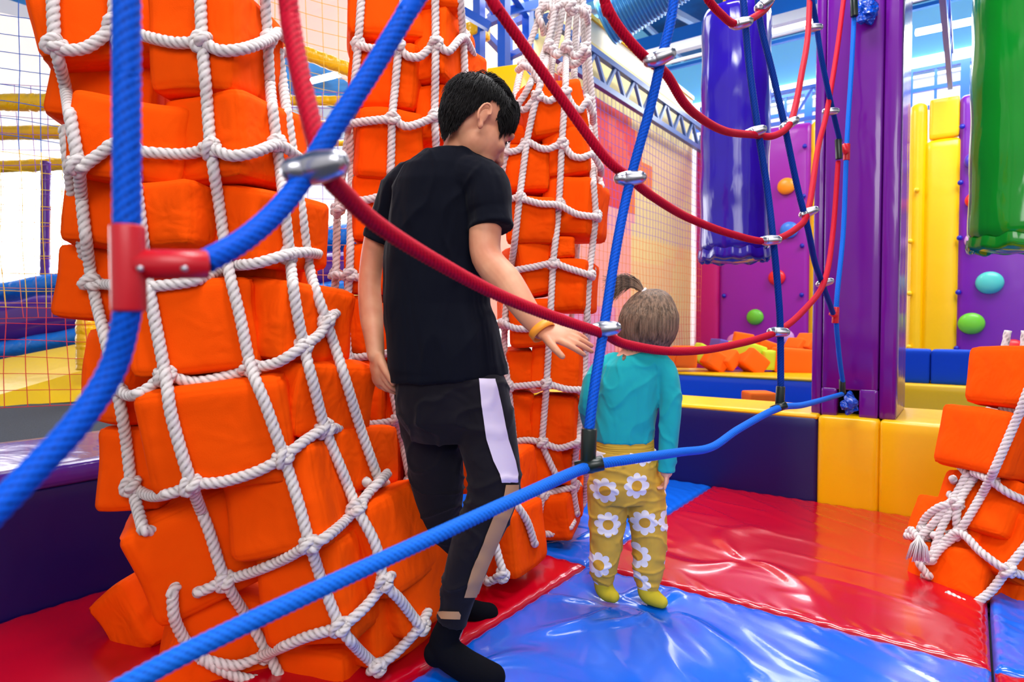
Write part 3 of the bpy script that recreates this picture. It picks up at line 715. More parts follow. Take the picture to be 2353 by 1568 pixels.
# ---- sack 1 (large, left)
T1 = [(-60, 110, 640, 1.42), (100, 120, 645, 1.42), (350, 165, 680, 1.42), (600, 190, 730, 1.42), (860, 250, 800, 1.41), (1100, 285, 880, 1.42), (1300, 310, 990, 1.45), (1450, 380, 1000, 1.50), (1600, 480, 920, 1.56)]
A1 = mkaxis(T1, .16)
B1 = [[(110, 390, -70, 180, -8, .0, 22), (400, 560, -130, 8, 0, .03)],
      [(165, 395, 120, 320, 4, .10), (397, 618, 12, 258, 1, 0, -8)],
      [(205, 465, 250, 445, 8, .0, 12), (432, 668, 244, 442, -2, 0, -20)],
      [(195, 330, 400, 590, 5, .03), (322, 530, 436, 590, 0, 0), (512, 712, 440, 620, 6, 0, -25)],
      [(185, 340, 572, 745, 6, .05), (335, 560, 585, 740, 0, .12), (500, 700, 590, 730, 0, .12)],
      [(330, 610, 642, 865, -4, 0, 14), (590, 768, 645, 838, 3, 0, -26)],
      [(268, 395, 750, 972, 3, .02), (560, 700, 820, 1010, 5, .04, -22), (680, 805, 820, 1000, 8, .0, -35)],
      [(360, 690, 850, 1108, -6, -.01, 10), (274, 430, 962, 1158, 2, .02)],
      [(555, 810, 1012, 1262, -13, 0, -12), (740, 870, 975, 1130, -4, .06, -30)],
      [(325, 615, 1115, 1365, -22, 0, 24), (820, 965, 1115, 1345, -12, .03, -30)],
      [(632, 872, 1190, 1452, -8, -.01, -12), (885, 1015, 1240, 1430, -8, .04, -35)],
      [(292, 430, 1300, 1478, -38, .08), (392, 640, 1335, 1560, 18, .01, 28), (790, 960, 1335, 1500, -4, .03, -30)],
      [(615, 885, 1440, 1680, -4, .0, -20), (440, 620, 1480, 1650, 10, .06)]]
BV1 = sack_blocks(B1, A1, 'the large left net', 'orange blocks in the large left net sack', .24)
V1 = [[(122, -60), (122, 20), (128, 108), (150, 200), (165, 290), (180, 380), (192, 500), (212, 650), (240, 770), (268, 890), (288, 1000), (303, 1115), (330, 1220)],
      [(150, 300, .03), (166, 440, .03), (196, 600, .03), (215, 650, .01)],
      [(262, -60), (264, 60), (285, 190), (302, 345), (322, 500), (342, 660), (380, 862), (395, 960), (440, 1114), (480, 1220), (518, 1335), (568, 1420), (616, 1502), (660, 1590)],
      [(458, -60), (465, 100), (474, 210), (485, 345), (505, 480), (524, 612), (552, 730), (577, 845), (610, 930), (652, 1050), (684, 1150), (712, 1251), (745, 1350), (782, 1440), (820, 1490), (865, 1532)],
      [(606, -60), (615, 96), (622, 210), (637, 335), (652, 460), (666, 588), (678, 690), (698, 795), (722, 890), (747, 985), (785, 1080), (820, 1168), (862, 1250), (884, 1338), (920, 1380), (966, 1440)],
      [(640, 120, .03), (665, 300, .02), (690, 470, .02), (712, 620, .02), (750, 738), (790, 860), (830, 990), (872, 1108)],
      [(396, 1362), (402, 1425), (438, 1490), (490, 1530), (560, 1560), (640, 1565)]]
R1 = [[(105, 85, .05), (128, 112), (190, 112), (235, 85), (264, 58), (330, 82), (400, 98), (465, 98), (505, 116), (560, 112), (615, 92), (640, 75, .03)],
      [(160, 370, .05), (182, 385), (235, 350), (262, 330), (302, 345), (390, 354), (440, 352), (485, 342), (530, 358), (585, 350), (637, 332), (668, 348, .02)],
      [(185, 648, .04), (212, 652), (262, 655), (330, 660), (450, 645), (524, 614), (590, 605), (666, 584), (706, 580, .02)],
      [(245, 885, .03), (268, 892), (300, 910), (342, 892), (380, 864), (440, 878), (510, 868), (577, 848), (640, 832), (698, 795), (735, 768), (752, 735)],
      [(295, 1110), (345, 1140), (400, 1132), (440, 1114), (510, 1108), (590, 1084), (652, 1050), (705, 1010), (747, 985), (775, 985, .05)],
      [(455, 1362), (480, 1352), (518, 1335), (590, 1312), (660, 1282), (712, 1251), (745, 1238), (790, 1200, .04), (820, 1168), (850, 1130), (872, 1108)],
      [(462, 1514), (540, 1530), (616, 1502), (700, 1466), (782, 1440), (835, 1400), (884, 1340), (900, 1320, .04)],
      [(865, 1532), (905, 1505), (940, 1470), (966, 1440)]
      ]
K1 = [(128, 105), (264, 58), (465, 98), (615, 94), (182, 380), (302, 345), (485, 343), (637, 333), (212, 650), (524, 613), (666, 586), (268, 890), (380, 863), (577, 846), (698, 796), (750, 738), (303, 1116), (440, 1114), (652, 1050), (747, 985), (518, 1335), (712, 1251), (820, 1168), (884, 1338), (616, 1502), (782, 1440), (865, 1532), (966, 1440)]
sack_net('thick white rope cargo net holding the large stack of orange blocks at left', (A1, BV1), T1, V1, R1, K1, .0125, (100, 350, 600, 860, 1110, 1330), .5)
# ---- sack 2 (middle, behind the boy)
T2 = [(-80, 800, 1075, 2.02), (150, 800, 1085, 2.02), (400, 795, 1040, 2.02), (700, 790, 1060, 2.02), (950, 800, 1100, 2.02), (1100, 840, 1180, 2.0), (1250, 920, 1245, 2.0), (1330, 990, 1210, 2.04)]
A2 = mkaxis(T2, .14)
B2 = [[(798, 978, -60, 128, 0, 0, 14), (955, 1058, -60, 50, 0, .02)], [(978, 1066, 50, 218, 0, .02, -20), (818, 980, 122, 272, 5, 0)],
      [(966, 1045, 222, 350, 0, .03), (1000, 1092, 120, 222, 0, .06, -30), (812, 966, 265, 425, 0, 0, 18)], [(810, 900, 412, 560, 0, 0), (900, 1050, 430, 560, 0, .03)],
      [(808, 930, 560, 680, 0, .02), (930, 1060, 560, 690, 0, .03)], [(803, 885, 675, 815, -2, 0), (885, 1050, 690, 830, 0, .02)], [(803, 905, 822, 978, 0, 0), (905, 1060, 830, 980, 0, .03)],
      [(828, 935, 980, 1128, 0, 0), (1130, 1218, 1030, 1155, -6, 0, -20), (935, 1100, 990, 1130, 0, .04)], [(900, 1020, 1130, 1250, -6, .02), (1100, 1232, 1152, 1310, -8, -.02, -28)], [(985, 1115, 1210, 1330, 4, .04)]]
BV2 = sack_blocks(B2, A2, 'the net behind the boy', 'orange blocks in the middle net sack', .24)
V2 = [[(835, -80), (830, 0), (823, 103), (815, 190), (802, 283), (808, 400), (806, 520), (803, 630), (796, 730), (800, 813), (812, 920), (838, 1030), (870, 1110)],
      [(812, 240, .04), (790, 380, .04), (776, 480, .04), (772, 630, .02), (764, 740, .04), (790, 850, .04)],
      [(930, -80), (927, 0), (916, 109), (908, 200), (901, 274), (898, 380), (892, 470), (890, 600)],
      [(998, -80), (1000, 0), (1001, 101), (1000, 190), (999, 268), (1002, 350), (1000, 470)],
      [(1055, -80), (1058, 0), (1064, 86), (1068, 165), (1072, 260)],
      [(895, 860), (915, 965), (930, 1040), (943, 1109), (950, 1180), (955, 1260)],
      [(1135, 1240, -.02), (1148, 1290, -.04), (1155, 1322, -.06), (1120, 1338, -.04)], [(1190, 1165), (1212, 1200), (1228, 1250)]]
R2 = [[(823, 105), (860, 112), (888, 108), (916, 110), (935, 128), (965, 130), (1001, 102), (1030, 118), (1064, 86), (1085, 120, .04)],
      [(802, 285), (850, 278), (901, 275), (930, 290), (960, 285), (999, 268)], [(776, 482), (808, 465), (850, 458), (890, 446)],
      [(772, 632), (803, 636), (850, 640)], [(764, 740, .02), (800, 815), (850, 818), (890, 812)], [(805, 960), (850, 975), (915, 966)], [(870, 1110), (905, 1125), (943, 1109)]]
K2 = [(823, 103), (916, 109), (1001, 101), (1064, 86), (804, 283), (901, 274), (999, 268), (776, 482), (772, 632), (803, 632), (800, 814), (915, 965), (943, 1109), (1152, 1322, -.05)]
sack_net('white rope cargo net around the orange blocks behind the boy\'s back', (A2, BV2), T2, V2, R2, K2, .0125, (100, 280, 470, 640, 815, 970, 1120), .45)
# ---- sack 3 (farthest, right of the boy)
T3 = [(-60, 1255, 1350, 2.55), (60, 1235, 1360, 2.5), (210, 1180, 1360, 2.42), (340, 1155, 1380, 2.38), (500, 1150, 1390, 2.36), (750, 1140, 1368, 2.36), (900, 1150, 1350, 2.38), (1050, 1165, 1345, 2.4), (1180, 1200, 1340, 2.42), (1240, 1215, 1320, 2.46)]
A3 = mkaxis(T3, .14)
B3 = [[(1188, 1330, 205, 328, -12, 0, 16)], [(1168, 1262, 305, 352, 0, .05), (1255, 1362, 310, 421, -6, 0, -14)],
      [(1152, 1256, 347, 455, 0, 0), (1260, 1385, 418, 556, 3, 0, -26)], [(1163, 1278, 457, 566, 0, 0)],
      [(1172, 1268, 556, 688, -10, 0), (1258, 1320, 556, 606, 0, .04)], [(1274, 1364, 600, 721, 3, 0, -20), (1150, 1210, 680, 755, 0, .06)],
      [(1172, 1282, 688, 799, -3, 0)], [(1158, 1224, 799, 890, 0, 0), (1224, 1345, 790, 898, 2, 0, -12)],
      [(1160, 1224, 894, 1008, 0, 0), (1224, 1334, 902, 1020, 0, 0, -14)], [(1182, 1284, 1010, 1110, -12, 0), (1256, 1336, 1020, 1100, 0, .03, -20)],
      [(1218, 1326, 1115, 1225, -6, 0, -16), (1300, 1344, 1095, 1170, 0, .05)]]
BV3 = sack_blocks(B3, A3, 'the farthest net', 'orange blocks in the farthest net sack', .24)
V3 = [[(1290, -60), (1283, 0), (1262, 110), (1234, 220), (1222, 270), (1211, 325), (1202, 390), (1194, 455), (1182, 560), (1168, 660), (1160, 744), (1160, 820), (1168, 890), (1180, 1000)],
      [(1318, -60), (1312, 0), (1302, 110), (1299, 214), (1295, 270), (1291, 331), (1288, 400), (1284, 471), (1278, 540), (1271, 606), (1264, 740), (1256, 882), (1250, 960), (1247, 1018), (1262, 1060), (1282, 1100)],
      [(1345, -60), (1340, 0), (1343, 110), (1349, 233), (1355, 300), (1360, 358), (1364, 430), (1368, 496), (1362, 560), (1354, 632), (1348, 740), (1340, 896), (1326, 1018), (1318, 1120), (1326, 1180)],
      [(1247, 1138), (1240, 1180), (1238, 1228)],
      [(1250, 10), (1232, 60), (1200, 150), (1180, 240), (1165, 330), (1156, 440, .03)], [(1275, 20), (1258, 100), (1215, 200), (1190, 240)], [(1352, 20), (1352, 120), (1364, 260), (1372, 380, .02), (1382, 430, .04)],
      [(1298, 0, .12), (1285, 70, .12), (1270, 140, .14), (1262, 230, .14)], [(1328, 0, .1), (1322, 80, .12), (1320, 180, .14), (1318, 240, .14)], [(1338, 640, .04), (1350, 740, .04), (1340, 900, .04), (1348, 1100, .03), (1340, 1160, .03)]]
R3 = [[(1180, 240), (1205, 252), (1234, 222), (1262, 232), (1285, 218), (1299, 214), (1318, 245), (1335, 252), (1349, 234), (1362, 262, .03)],
      [(1165, 350), (1190, 345), (1211, 327), (1240, 340), (1262, 342), (1291, 332), (1315, 358), (1340, 362), (1362, 356), (1380, 385, .03)],
      [(1165, 458), (1194, 456), (1240, 468), (1284, 472), (1325, 492), (1368, 498)], [(1180, 622), (1225, 614), (1271, 606), (1310, 618), (1354, 632)],
      [(1160, 745), (1185, 755), (1230, 756), (1262, 750)], [(1165, 890), (1210, 886), (1256, 883), (1300, 894), (1340, 896)],
      [(1185, 1015), (1215, 1012), (1247, 1018), (1285, 1030), (1326, 1018)], [(1225, 1145), (1247, 1138), (1285, 1128), (1318, 1120)], [(1238, 1228), (1275, 1226, .03), (1310, 1212, .03)],
      [(1245, 55), (1236, 30), (1252, 12), (1270, 22), (1280, 40), (1268, 50)], [(1262, 112), (1280, 128), (1300, 108), (1322, 130), (1343, 112)], [(1202, 152), (1222, 160), (1240, 190)], [(1275, 20), (1298, 8), (1312, 30), (1330, 20), (1345, 30)], [(1300, 120, .06), (1312, 150, .06), (1335, 140, .06), (1350, 120, .02)]]
K3 = [(1234, 221), (1299, 214), (1349, 234), (1211, 326), (1291, 331), (1360, 358), (1194, 455), (1284, 471), (1368, 497), (1271, 606), (1354, 632), (1160, 744), (1256, 882), (1168, 889), (1340, 896), (1247, 1018), (1326, 1018), (1247, 1138), (1318, 1120), (1262, 108), (1302, 108), (1343, 112), (1252, 14), (1312, 16), (1341, 26), (1202, 150), (1292, 160, .05), (1240, 1226)]
sack_net('white rope cargo net with a long knotted neck around the farthest orange blocks', (A3, BV3), T3, V3, R3, K3, .0125, (230, 350, 490, 620, 750, 890, 1020, 1120), .38, rear_cols=(.25, .75))
# ---- sack 4 (right edge)
T4 = [(760, 2290, 2420, 2.0), (900, 2250, 2440, 2.0), (1050, 2190, 2480, 2.0), (1200, 2120, 2520, 1.98), (1330, 2110, 2540, 1.98), (1420, 2180, 2520, 2.02)]
A4 = mkaxis(T4, .16)
B4 = [[(2282, 2400, 800, 945, 12, 0, 20)], [(2204, 2345, 940, 1096, 14, 0, 20), (2345, 2470, 960, 1100, 10, 0)], [(2208, 2330, 1100, 1240, 30, .03, 20), (2325, 2450, 1110, 1270, 26, 0)], [(2150, 2230, 1150, 1280, 30, .06, 20), (2240, 2360, 1170, 1330, 28, .0, 10)],
      [(2138, 2260, 1260, 1372, 20, .0, 24), (2255, 2390, 1290, 1415, 28, -.01, 8), (2385, 2500, 1290, 1420, 10, .02)]]
BV4 = sack_blocks(B4, A4, 'the right edge net', 'orange blocks in the right-hand net sack', .24)
V4 = [[(2420, 780), (2370, 880), (2342, 949), (2305, 1035), (2274, 1103), (2240, 1165), (2201, 1225), (2160, 1262), (2140, 1290)], [(2420, 1180), (2353, 1262), (2314, 1310), (2278, 1358), (2238, 1388), (2215, 1386)],
      [(2222, 1090), (2195, 1140), (2160, 1185), (2135, 1215), (2112, 1235)], [(2238, 1098), (2206, 1150), (2198, 1190), (2201, 1225)], [(2198, 1156), (2160, 1165), (2128, 1190), (2110, 1225)], [(2112, 1240), (2110, 1290), (2135, 1325)]]
R4 = [[(2342, 949), (2400, 975)], [(2274, 1103), (2320, 1135), (2380, 1160)], [(2140, 1275), (2201, 1225), (2255, 1270), (2314, 1310), (2400, 1335)], [(2212, 1388), (2250, 1402), (2300, 1408), (2380, 1420)], [(2198, 1156), (2165, 1210), (2140, 1290)]]
K4 = [(2342, 949), (2274, 1103), (2201, 1225), (2314, 1310), (2198, 1156), (2235, 1388), (2125, 1222), (2118, 1238)]
t4 = sack_net('white rope cargo net with a frayed tassel holding orange blocks at the right edge', (A4, BV4), T4, V4, R4, K4, .0125, (950, 1100, 1230, 1330), .45)
mb = MB()
q0 = P(2112, 1240, 1.97)
for i in range(70):
    a = random.uniform(0, 6.28); r = random.uniform(0, .03); tip = q0 + RIGHT * (math.cos(a) * r * 1.2 - .004) + FWD * math.sin(a) * r + UP * (-.058 - random.random() * .012)
    mb.tube([q0 + Vector((0, 0, .01)), q0 + RIGHT * math.cos(a) * r * .8 + FWD * math.sin(a) * r * .8 + UP * -.02, tip], .0016, 5)
mb.build('tassel', M['tassel'], t4)
# ---- foam pit pile and loose cubes
pit = [(1545, 1600, 795, 845, 'o', 0), (1590, 1625, 790, 835, 'g', 30), (1605, 1672, 808, 850, 'o', 32), (1650, 1690, 805, 850, 'o', 50), (1685, 1728, 765, 800, 'o', 10), (1690, 1750, 790, 840, 'g', 15), (1690, 1762, 808, 855, 'o', 38),
       (1745, 1790, 785, 815, 'o', 20), (1750, 1785, 805, 850, 'g', 0), (1778, 1860, 800, 858, 'o', 4), (1812, 1850, 780, 812, 'o', 35), (1832, 1880, 770, 815, 'o', 40), (1850, 1885, 806, 855, 'o', 0), (1640, 1662, 780, 806, 'l', 12), (1722, 1748, 776, 800, 'o', 50),
       (1500, 1550, 800, 845, 'o', 12), (1668, 1690, 786, 808, 'g', 20)]
fm = {}
for k_, mm in (('o', 'foam_o'), ('g', 'foam_g'), ('l', 'foam_l'), ('b', 'foam_b')):
    me = cushion((.25, .25, .25), .02, 7, .002); me.materials.append(M[mm]); fm[k_] = me
nm = {'o': 'orange', 'g': 'lime green', 'l': 'pale lilac', 'b': 'blue'}
cnt = {}
for i, (x0, x1, y0, y1, c, rl) in enumerate(sorted(pit, key=lambda q: q[0] + q[1])):
    d = 5.95 - (y1 - 800) * .006; w = (x1 - x0) / F * d * (1 if rl < 25 else .8); h = (y1 - y0) / F * d * (1 if rl < 25 else .95)
    o = bpy.data.objects.new('foam_block', fm[c]); COL.objects.link(o); o.location = P((x0 + x1) / 2, (y0 + y1) / 2, d + .1); o.scale = (w / .25, .8, h / .25)
    o.rotation_euler = (Matrix.Rotation(YAW + math.radians(random.uniform(-20, 35)), 3, 'Z') @ Matrix.Rotation(math.radians(rl), 3, 'Y')).to_euler()
    cnt[c] = cnt.get(c, 0) + 1
    tag(o, '%s foam block in the far pit pile, %s %s one from left' % (nm[c], ORD[cnt[c] - 1], nm[c].split()[-1]), 'foam block', 'loose foam blocks piled in the far pit')
def loose(px0, px1, py0, py1, d, c, rl, label):
    o = bpy.data.objects.new('foam_block', fm[c]); COL.objects.link(o); o.location = P((px0 + px1) / 2, (py0 + py1) / 2, d); w = (px1 - px0) / F * d; h = (py1 - py0) / F * d
    o.scale = (w / .25, w / .25, h / .25); o.rotation_euler = (0, math.radians(rl), YAW); tag(o, label, 'foam block')
loose(1713, 1773, 900, 950, 4.35, 'o', 0, 'single orange foam cube between the navy bench and the blue bench')
loose(2080, 2130, 850, 866, 6.4, 'o', 0, 'flat orange foam piece right of the purple column')
loose(2128, 2172, 860, 880, 6.0, 'b', 0, 'small blue foam piece left of the blue cubes')
loose(2085, 2155, 862, 880, 5.9, 'g', 0, 'flat lime foam piece on the far yellow block')
loose(2210, 2250, 950, 975, 3.75, 'b', 0, 'small blue foam piece on the wide yellow bench by the orange sack')

# ============================================================ rope climbing web
web = thing('rope_web', 'climbing web of red and blue ropes with metal clamps, stretched across the foreground', 'rope net', P(1352, 1100, 1.2))
RR = .0098
def wrope(pts, m, nm_, label=None, r=RR):
    W = [P(*p) for p in pts]
    if pts[0][1] < -5: W = [W[0] + (W[0] - W[1]).normalized() * .7] + W
    if pts[-1][1] < -5: W = W + [W[-1] + (W[-1] - W[-2]).normalized() * .7]
    o = rope_mb(W, r, lobes=6, pitch=2.5, step=.0032, n=36, amp=.2).build(nm_, m, web)
    if label: o['label'] = label
wrope([(291, -60, .5), (291, 200, .5), (292, 520, .5)], M['blue_rope'], 'blue_rope')
wrope([(296, 700, .5), (262, 840, .5), (180, 970, .48), (60, 1100, .45), (-60, 1220, .42)], M['blue_rope'], 'blue_rope')
wrope([(470, 603, .53), (560, 552, .56), (640, 482, .59), (700, 405, .61), (760, 305, .62), (850, 168, .64), (950, 5, .66), (1000, -70, .67)], M['blue_rope'], 'blue_rope')
wrope([(655, -60, .68), (668, 50, .67), (692, 180, .65), (725, 315, .63), (750, 395, .625), (790, 445, .67), (870, 518, .75), (1000, 600, .86), (1150, 680, 1.0), (1290, 735, 1.14), (1388, 768, 1.26), (1440, 792, 1.34), (1550, 808, 1.5), (1660, 798, 1.68), (1782, 764, 1.93), (1850, 710, 2.15), (1895, 645, 2.38), (1914, 534, 2.6), (1926, 372, 2.75)], M['red_rope'], 'red_rope')
wrope([(1100, -50, 1.1), (1130, 0, 1.12), (1200, 100, 1.17), (1300, 240, 1.24), (1390, 362, 1.3), (1450, 412, 1.36), (1500, 452, 1.45), (1580, 500, 1.6), (1680, 538, 1.76), (1765, 554, 1.9), (1830, 525, 2.05), (1858, 480, 2.15), (1880, 340, 2.4), (1900, 258, 2.55), (1923, 119, 2.75), (1940, -10, 2.9)], M['red_rope'], 'red_rope')
wrope([(1375, -50, 1.2), (1392, 10, 1.22), (1425, 68, 1.25), (1480, 130, 1.3), (1530, 170, 1.36), (1573, 238, 1.45), (1621, 279, 1.58), (1672, 303, 1.7), (1733, 310, 1.85), (1775, 313, 1.92), (1810, 292, 2.0), (1826, 252, 2.08), (1842, 170, 2.2), (1856, 85, 2.35), (1862, -30, 2.5)], M['red_rope'], 'red_rope')
wrope([(1600, -50, 1.6), (1628, 0, 1.65), (1655, 31, 1.7), (1690, 55, 1.78), (1737, 37, 1.9), (1770, 5, 1.98), (1790, -60, 2.1)], M['red_rope'], 'red_rope')
wrope([(1556, -60, 1.3), (1542, 45, 1.3), (1520, 135, 1.3), (1496, 240, 1.31), (1450, 408, 1.32), (1418, 560, 1.3), (1388, 752, 1.26), (1366, 890, 1.22), (1352, 1000, 1.2)], M['blue_rope'], 'blue_rope')
wrope([(1702, -60, 1.88), (1708, 0, 1.88), (1720, 136, 1.88), (1733, 238, 1.88), (1745, 320, 1.88), (1764, 442, 1.9), (1776, 545, 1.9), (1788, 670, 1.92), (1793, 760, 1.94), (1794, 895, 1.95)], M['navy_rope'], 'blue_rope', 'dark blue rope')
wrope([(1738, -60, 2.0), (1742, 0, 2.0), (1748, 58, 2.0), (1774, 163, 2.02), (1800, 276, 2.05), (1830, 420, 2.1), (1855, 520, 2.15), (1872, 602, 2.3), (1888, 648, 2.4), (1914, 720, 2.6)], M['navy_rope'], 'blue_rope', 'dark blue rope')
wrope([(1860, -60, 2.45), (1866, 0, 2.45), (1876, 58, 2.5), (1888, 136, 2.52), (1910, 240, 2.6), (1930, 325, 2.75)], M['navy_rope'], 'blue_rope', 'dark blue rope')
wrope([(1963, 30, 2.95), (1958, 136, 2.92), (1946, 330, 2.85), (1938, 530, 2.8), (1922, 705, 2.72), (1927, 806, 2.8), (1937, 880, 2.9)], M['sky_rope'], 'blue_rope', 'lighter blue rope')
wrope([(230, 1610, .56), (430, 1500, .6), (700, 1370, .68), (1000, 1232, .82), (1200, 1140, .98), (1350, 1074, 1.19), (1450, 1056, 1.3), (1560, 1040, 1.48), (1635, 1028, 1.62), (1700, 985, 1.74), (1790, 938, 1.93), (1850, 930, 2.2), (1935, 906, 2.9)], M['sky_rope'], 'blue_rope', 'lighter blue rope along the foot of the web')
def clamp(px, py, d, ang, w=None):
    """two-eyed aluminium cross clamp"""
    c = P(px, py, d); a = math.radians(ang); ax = RIGHT * math.cos(a) + UP * math.sin(a); mb = MB(); R_ = .0148; h = .021
    mb.limb([(c - ax * h - FWD * .006, R_ * .8), (c - ax * h * .4 - FWD * .002, R_ * 1.02), (c + ax * h * .3 - FWD * .006, R_ * 1.05), (c + ax * h - FWD * .01, R_ * .9)], 20, 4)
    e = c + ax * (h + .008) - FWD * .012
    mb.tube([e - ax * .006, e + ax * .003], [.0085, .008], 18)
    o = mb.build('metal_clamp', M['steel'], web)
    mb = MB(); mb.tube([e + ax * .001, e + ax * .0045], .0045, 12); mb.build('bolt', M['black_plastic'], o, loc=-(web.location) * 0)
clamp_list = [(728, 388, .612, 8), (1512, 136, 1.29, 18), (1445, 411, 1.32, 2), (1386, 756, 1.25, 5), (1699, 56, 1.78, 8), (1753, 12, 1.93, 35), (1867, 65, 2.45, 0), (1732, 304, 1.86, 14), (1810, 287, 2.03, 30), (1906, 257, 2.58, 0), (1855, 489, 2.13, 22), (1766, 553, 1.88, 2), (1892, 650, 2.4, 15), (1785, 763, 1.92, -2)]
for q in clamp_list: clamp(*q)
def tee(px0, py0, px1, py1, d, m, nm_, label, branch=None, rad=.0125):
    mb = MB(); a = P(px0, py0, d); b = P(px1, py1, d); n_ = 12
    mb.tube([a, a.lerp(b, .01), a.lerp(b, .03), a.lerp(b, .97), a.lerp(b, .99), b], [rad * .9, rad, rad * 1.03, rad * 1.03, rad, rad * .9], 28)
    if branch:
        p, q, dd = branch; c = P(p[0], p[1], dd); e = P(q[0], q[1], dd + (q[2] if len(q) > 2 else 0)); mb.tube([c, c.lerp(e, .97), e], [rad * .98, rad * .98, rad * .9], 28)
        mb2 = MB()
    o = mb.build(nm_, m, web); o['label'] = label; return o
o = tee(293, 518, 297, 716, .5, M['red_plastic'], 'rope_connector', 'red plastic T connector', ((300, 608), (478, 608, .03), .5), .0122)
mb = MB()
for (sx, sy) in ((319, 617), (421, 617)):
    p = P(sx, sy, .488); mb.tube([p, p + FWD * .004], .0022, 12)
mb.build('screw', M['steel'], o, loc=(0, 0, 0))
tee(1354, 985, 1350, 1085, 1.195, M['black_plastic'], 'rope_connector', 'dark green T connector', ((1322, 1078), (1386, 1064), 1.19), .0145)
tee(1794, 888, 1791, 940, 1.94, M['black_plastic'], 'rope_connector', 'dark T connector', ((1774, 943), (1806, 930), 1.93), .013)
tee(1926, 320, 1928, 366, 2.74, M['black_plastic'], 'rope_connector', 'dark connector sleeve', None, .0135)
tee(1946, 331, 1945, 369, 2.84, M['red_plastic'], 'rope_connector', 'small red T connector', ((1935, 332), (1946, 352), 2.82), .0135)
tee(1921, 706, 1919, 743, 2.72, M['red_plastic'], 'rope_connector', 'small red T connector', ((1909, 718), (1922, 726), 2.7), .0135)
tee(1935, 872, 1936, 905, 2.9, M['black_plastic'], 'rope_connector', 'dark connector sleeve', None, .0135)
tee(1962, -10, 1963, 38, 2.93, M['black_plastic'], 'rope_connector', 'dark connector sleeve', None, .0155)
# blue vinyl tie bundles at the column
def crumple(px, py, d, r, nm_='vinyl_wrap'):
    mb = MB(); mb.ell((0, 0, 0), r, n=20, m=14); c = P(px, py, d)
    mb.v = [tuple(Vector(v) + Vector(noise.noise_vector(Vector(v) * 40 + c)) * .022 + c) for v in mb.v]
    mb.build(nm_, M['tie_blue'], web, smooth=False)
crumple(1953, 928, 2.95, (.03, .03, .05)); crumple(1992, 20, 2.98, (.045, .03, .07))

# ============================================================ PEOPLE
def place(mb, mtx):
    mb.v = [tuple(mtx @ Vector(v)) for v in mb.v]; return mb
def basis(fwd, up):
    f = Vector(fwd).normalized(); u = Vector(up); l = f.cross(u).normalized(); u = l.cross(f).normalized()
    return Matrix((l, f, u)).transposed()      # columns: right, forward, up
def head_mb(rot, c, s=1.0, child=False):
    mb = MB(); cw = 1.0
    mb.ell((0, -.008, .035), (.072, .09, .083)); mb.ell((0, .03, -.015), (.061, .066, .082)); mb.ell((0, .048, -.055), (.045, .045, .05))
    mb.ell((0, .078, -.088), (.02, .017, .016)); mb.ell((0, .02, -.045), (.058, .05, .05))
    if child:
        for sx in (-1, 1): mb.ell((sx * .035, .05, -.045), (.03, .034, .034))
    mb.limb([((0, .09, .018), .007), ((0, .102, -.004), .008), ((0, .109, -.024), .0115)], 14, 3)
    for sx in (-1, 1):
        mb.ell((sx * .009, .097, -.029), (.008, .01, .007)); mb.ell((sx * .028, .083, .03), (.024, .012, .008)); mb.ell((sx * .031, .073, .011), (.014, .0125, .0095)); mb.ell((sx * .036, .066, -.02), (.022, .02, .018))
    mb.ell((0, .093, -.052), (.02, .008, .0055)); mb.ell((0, .091, -.063), (.017, .008, .006))
    # ears: helix ring, lobe and a shallow bowl
    for sx in (-1, 1):
        pts = []
        for i in range(15):
            a = -2.2 + 5.0 * i / 14; pts.append((Vector((sx * (.073 + .010 * (1 if i > 2 else .4)), -.022 - .015 * math.cos(a) * 1.0, -.014 + .027 * math.sin(a))), .0038))
        mb.limb(pts, 10, 2); mb.ell((sx * .075, -.018, -.018), (.005, .012, .024)); mb.ell((sx * .077, -.013, -.044), (.0055, .008, .010))
    mb.v = [tuple(rot @ (Vector(v) * s) + c) for v in mb.v]; return mb
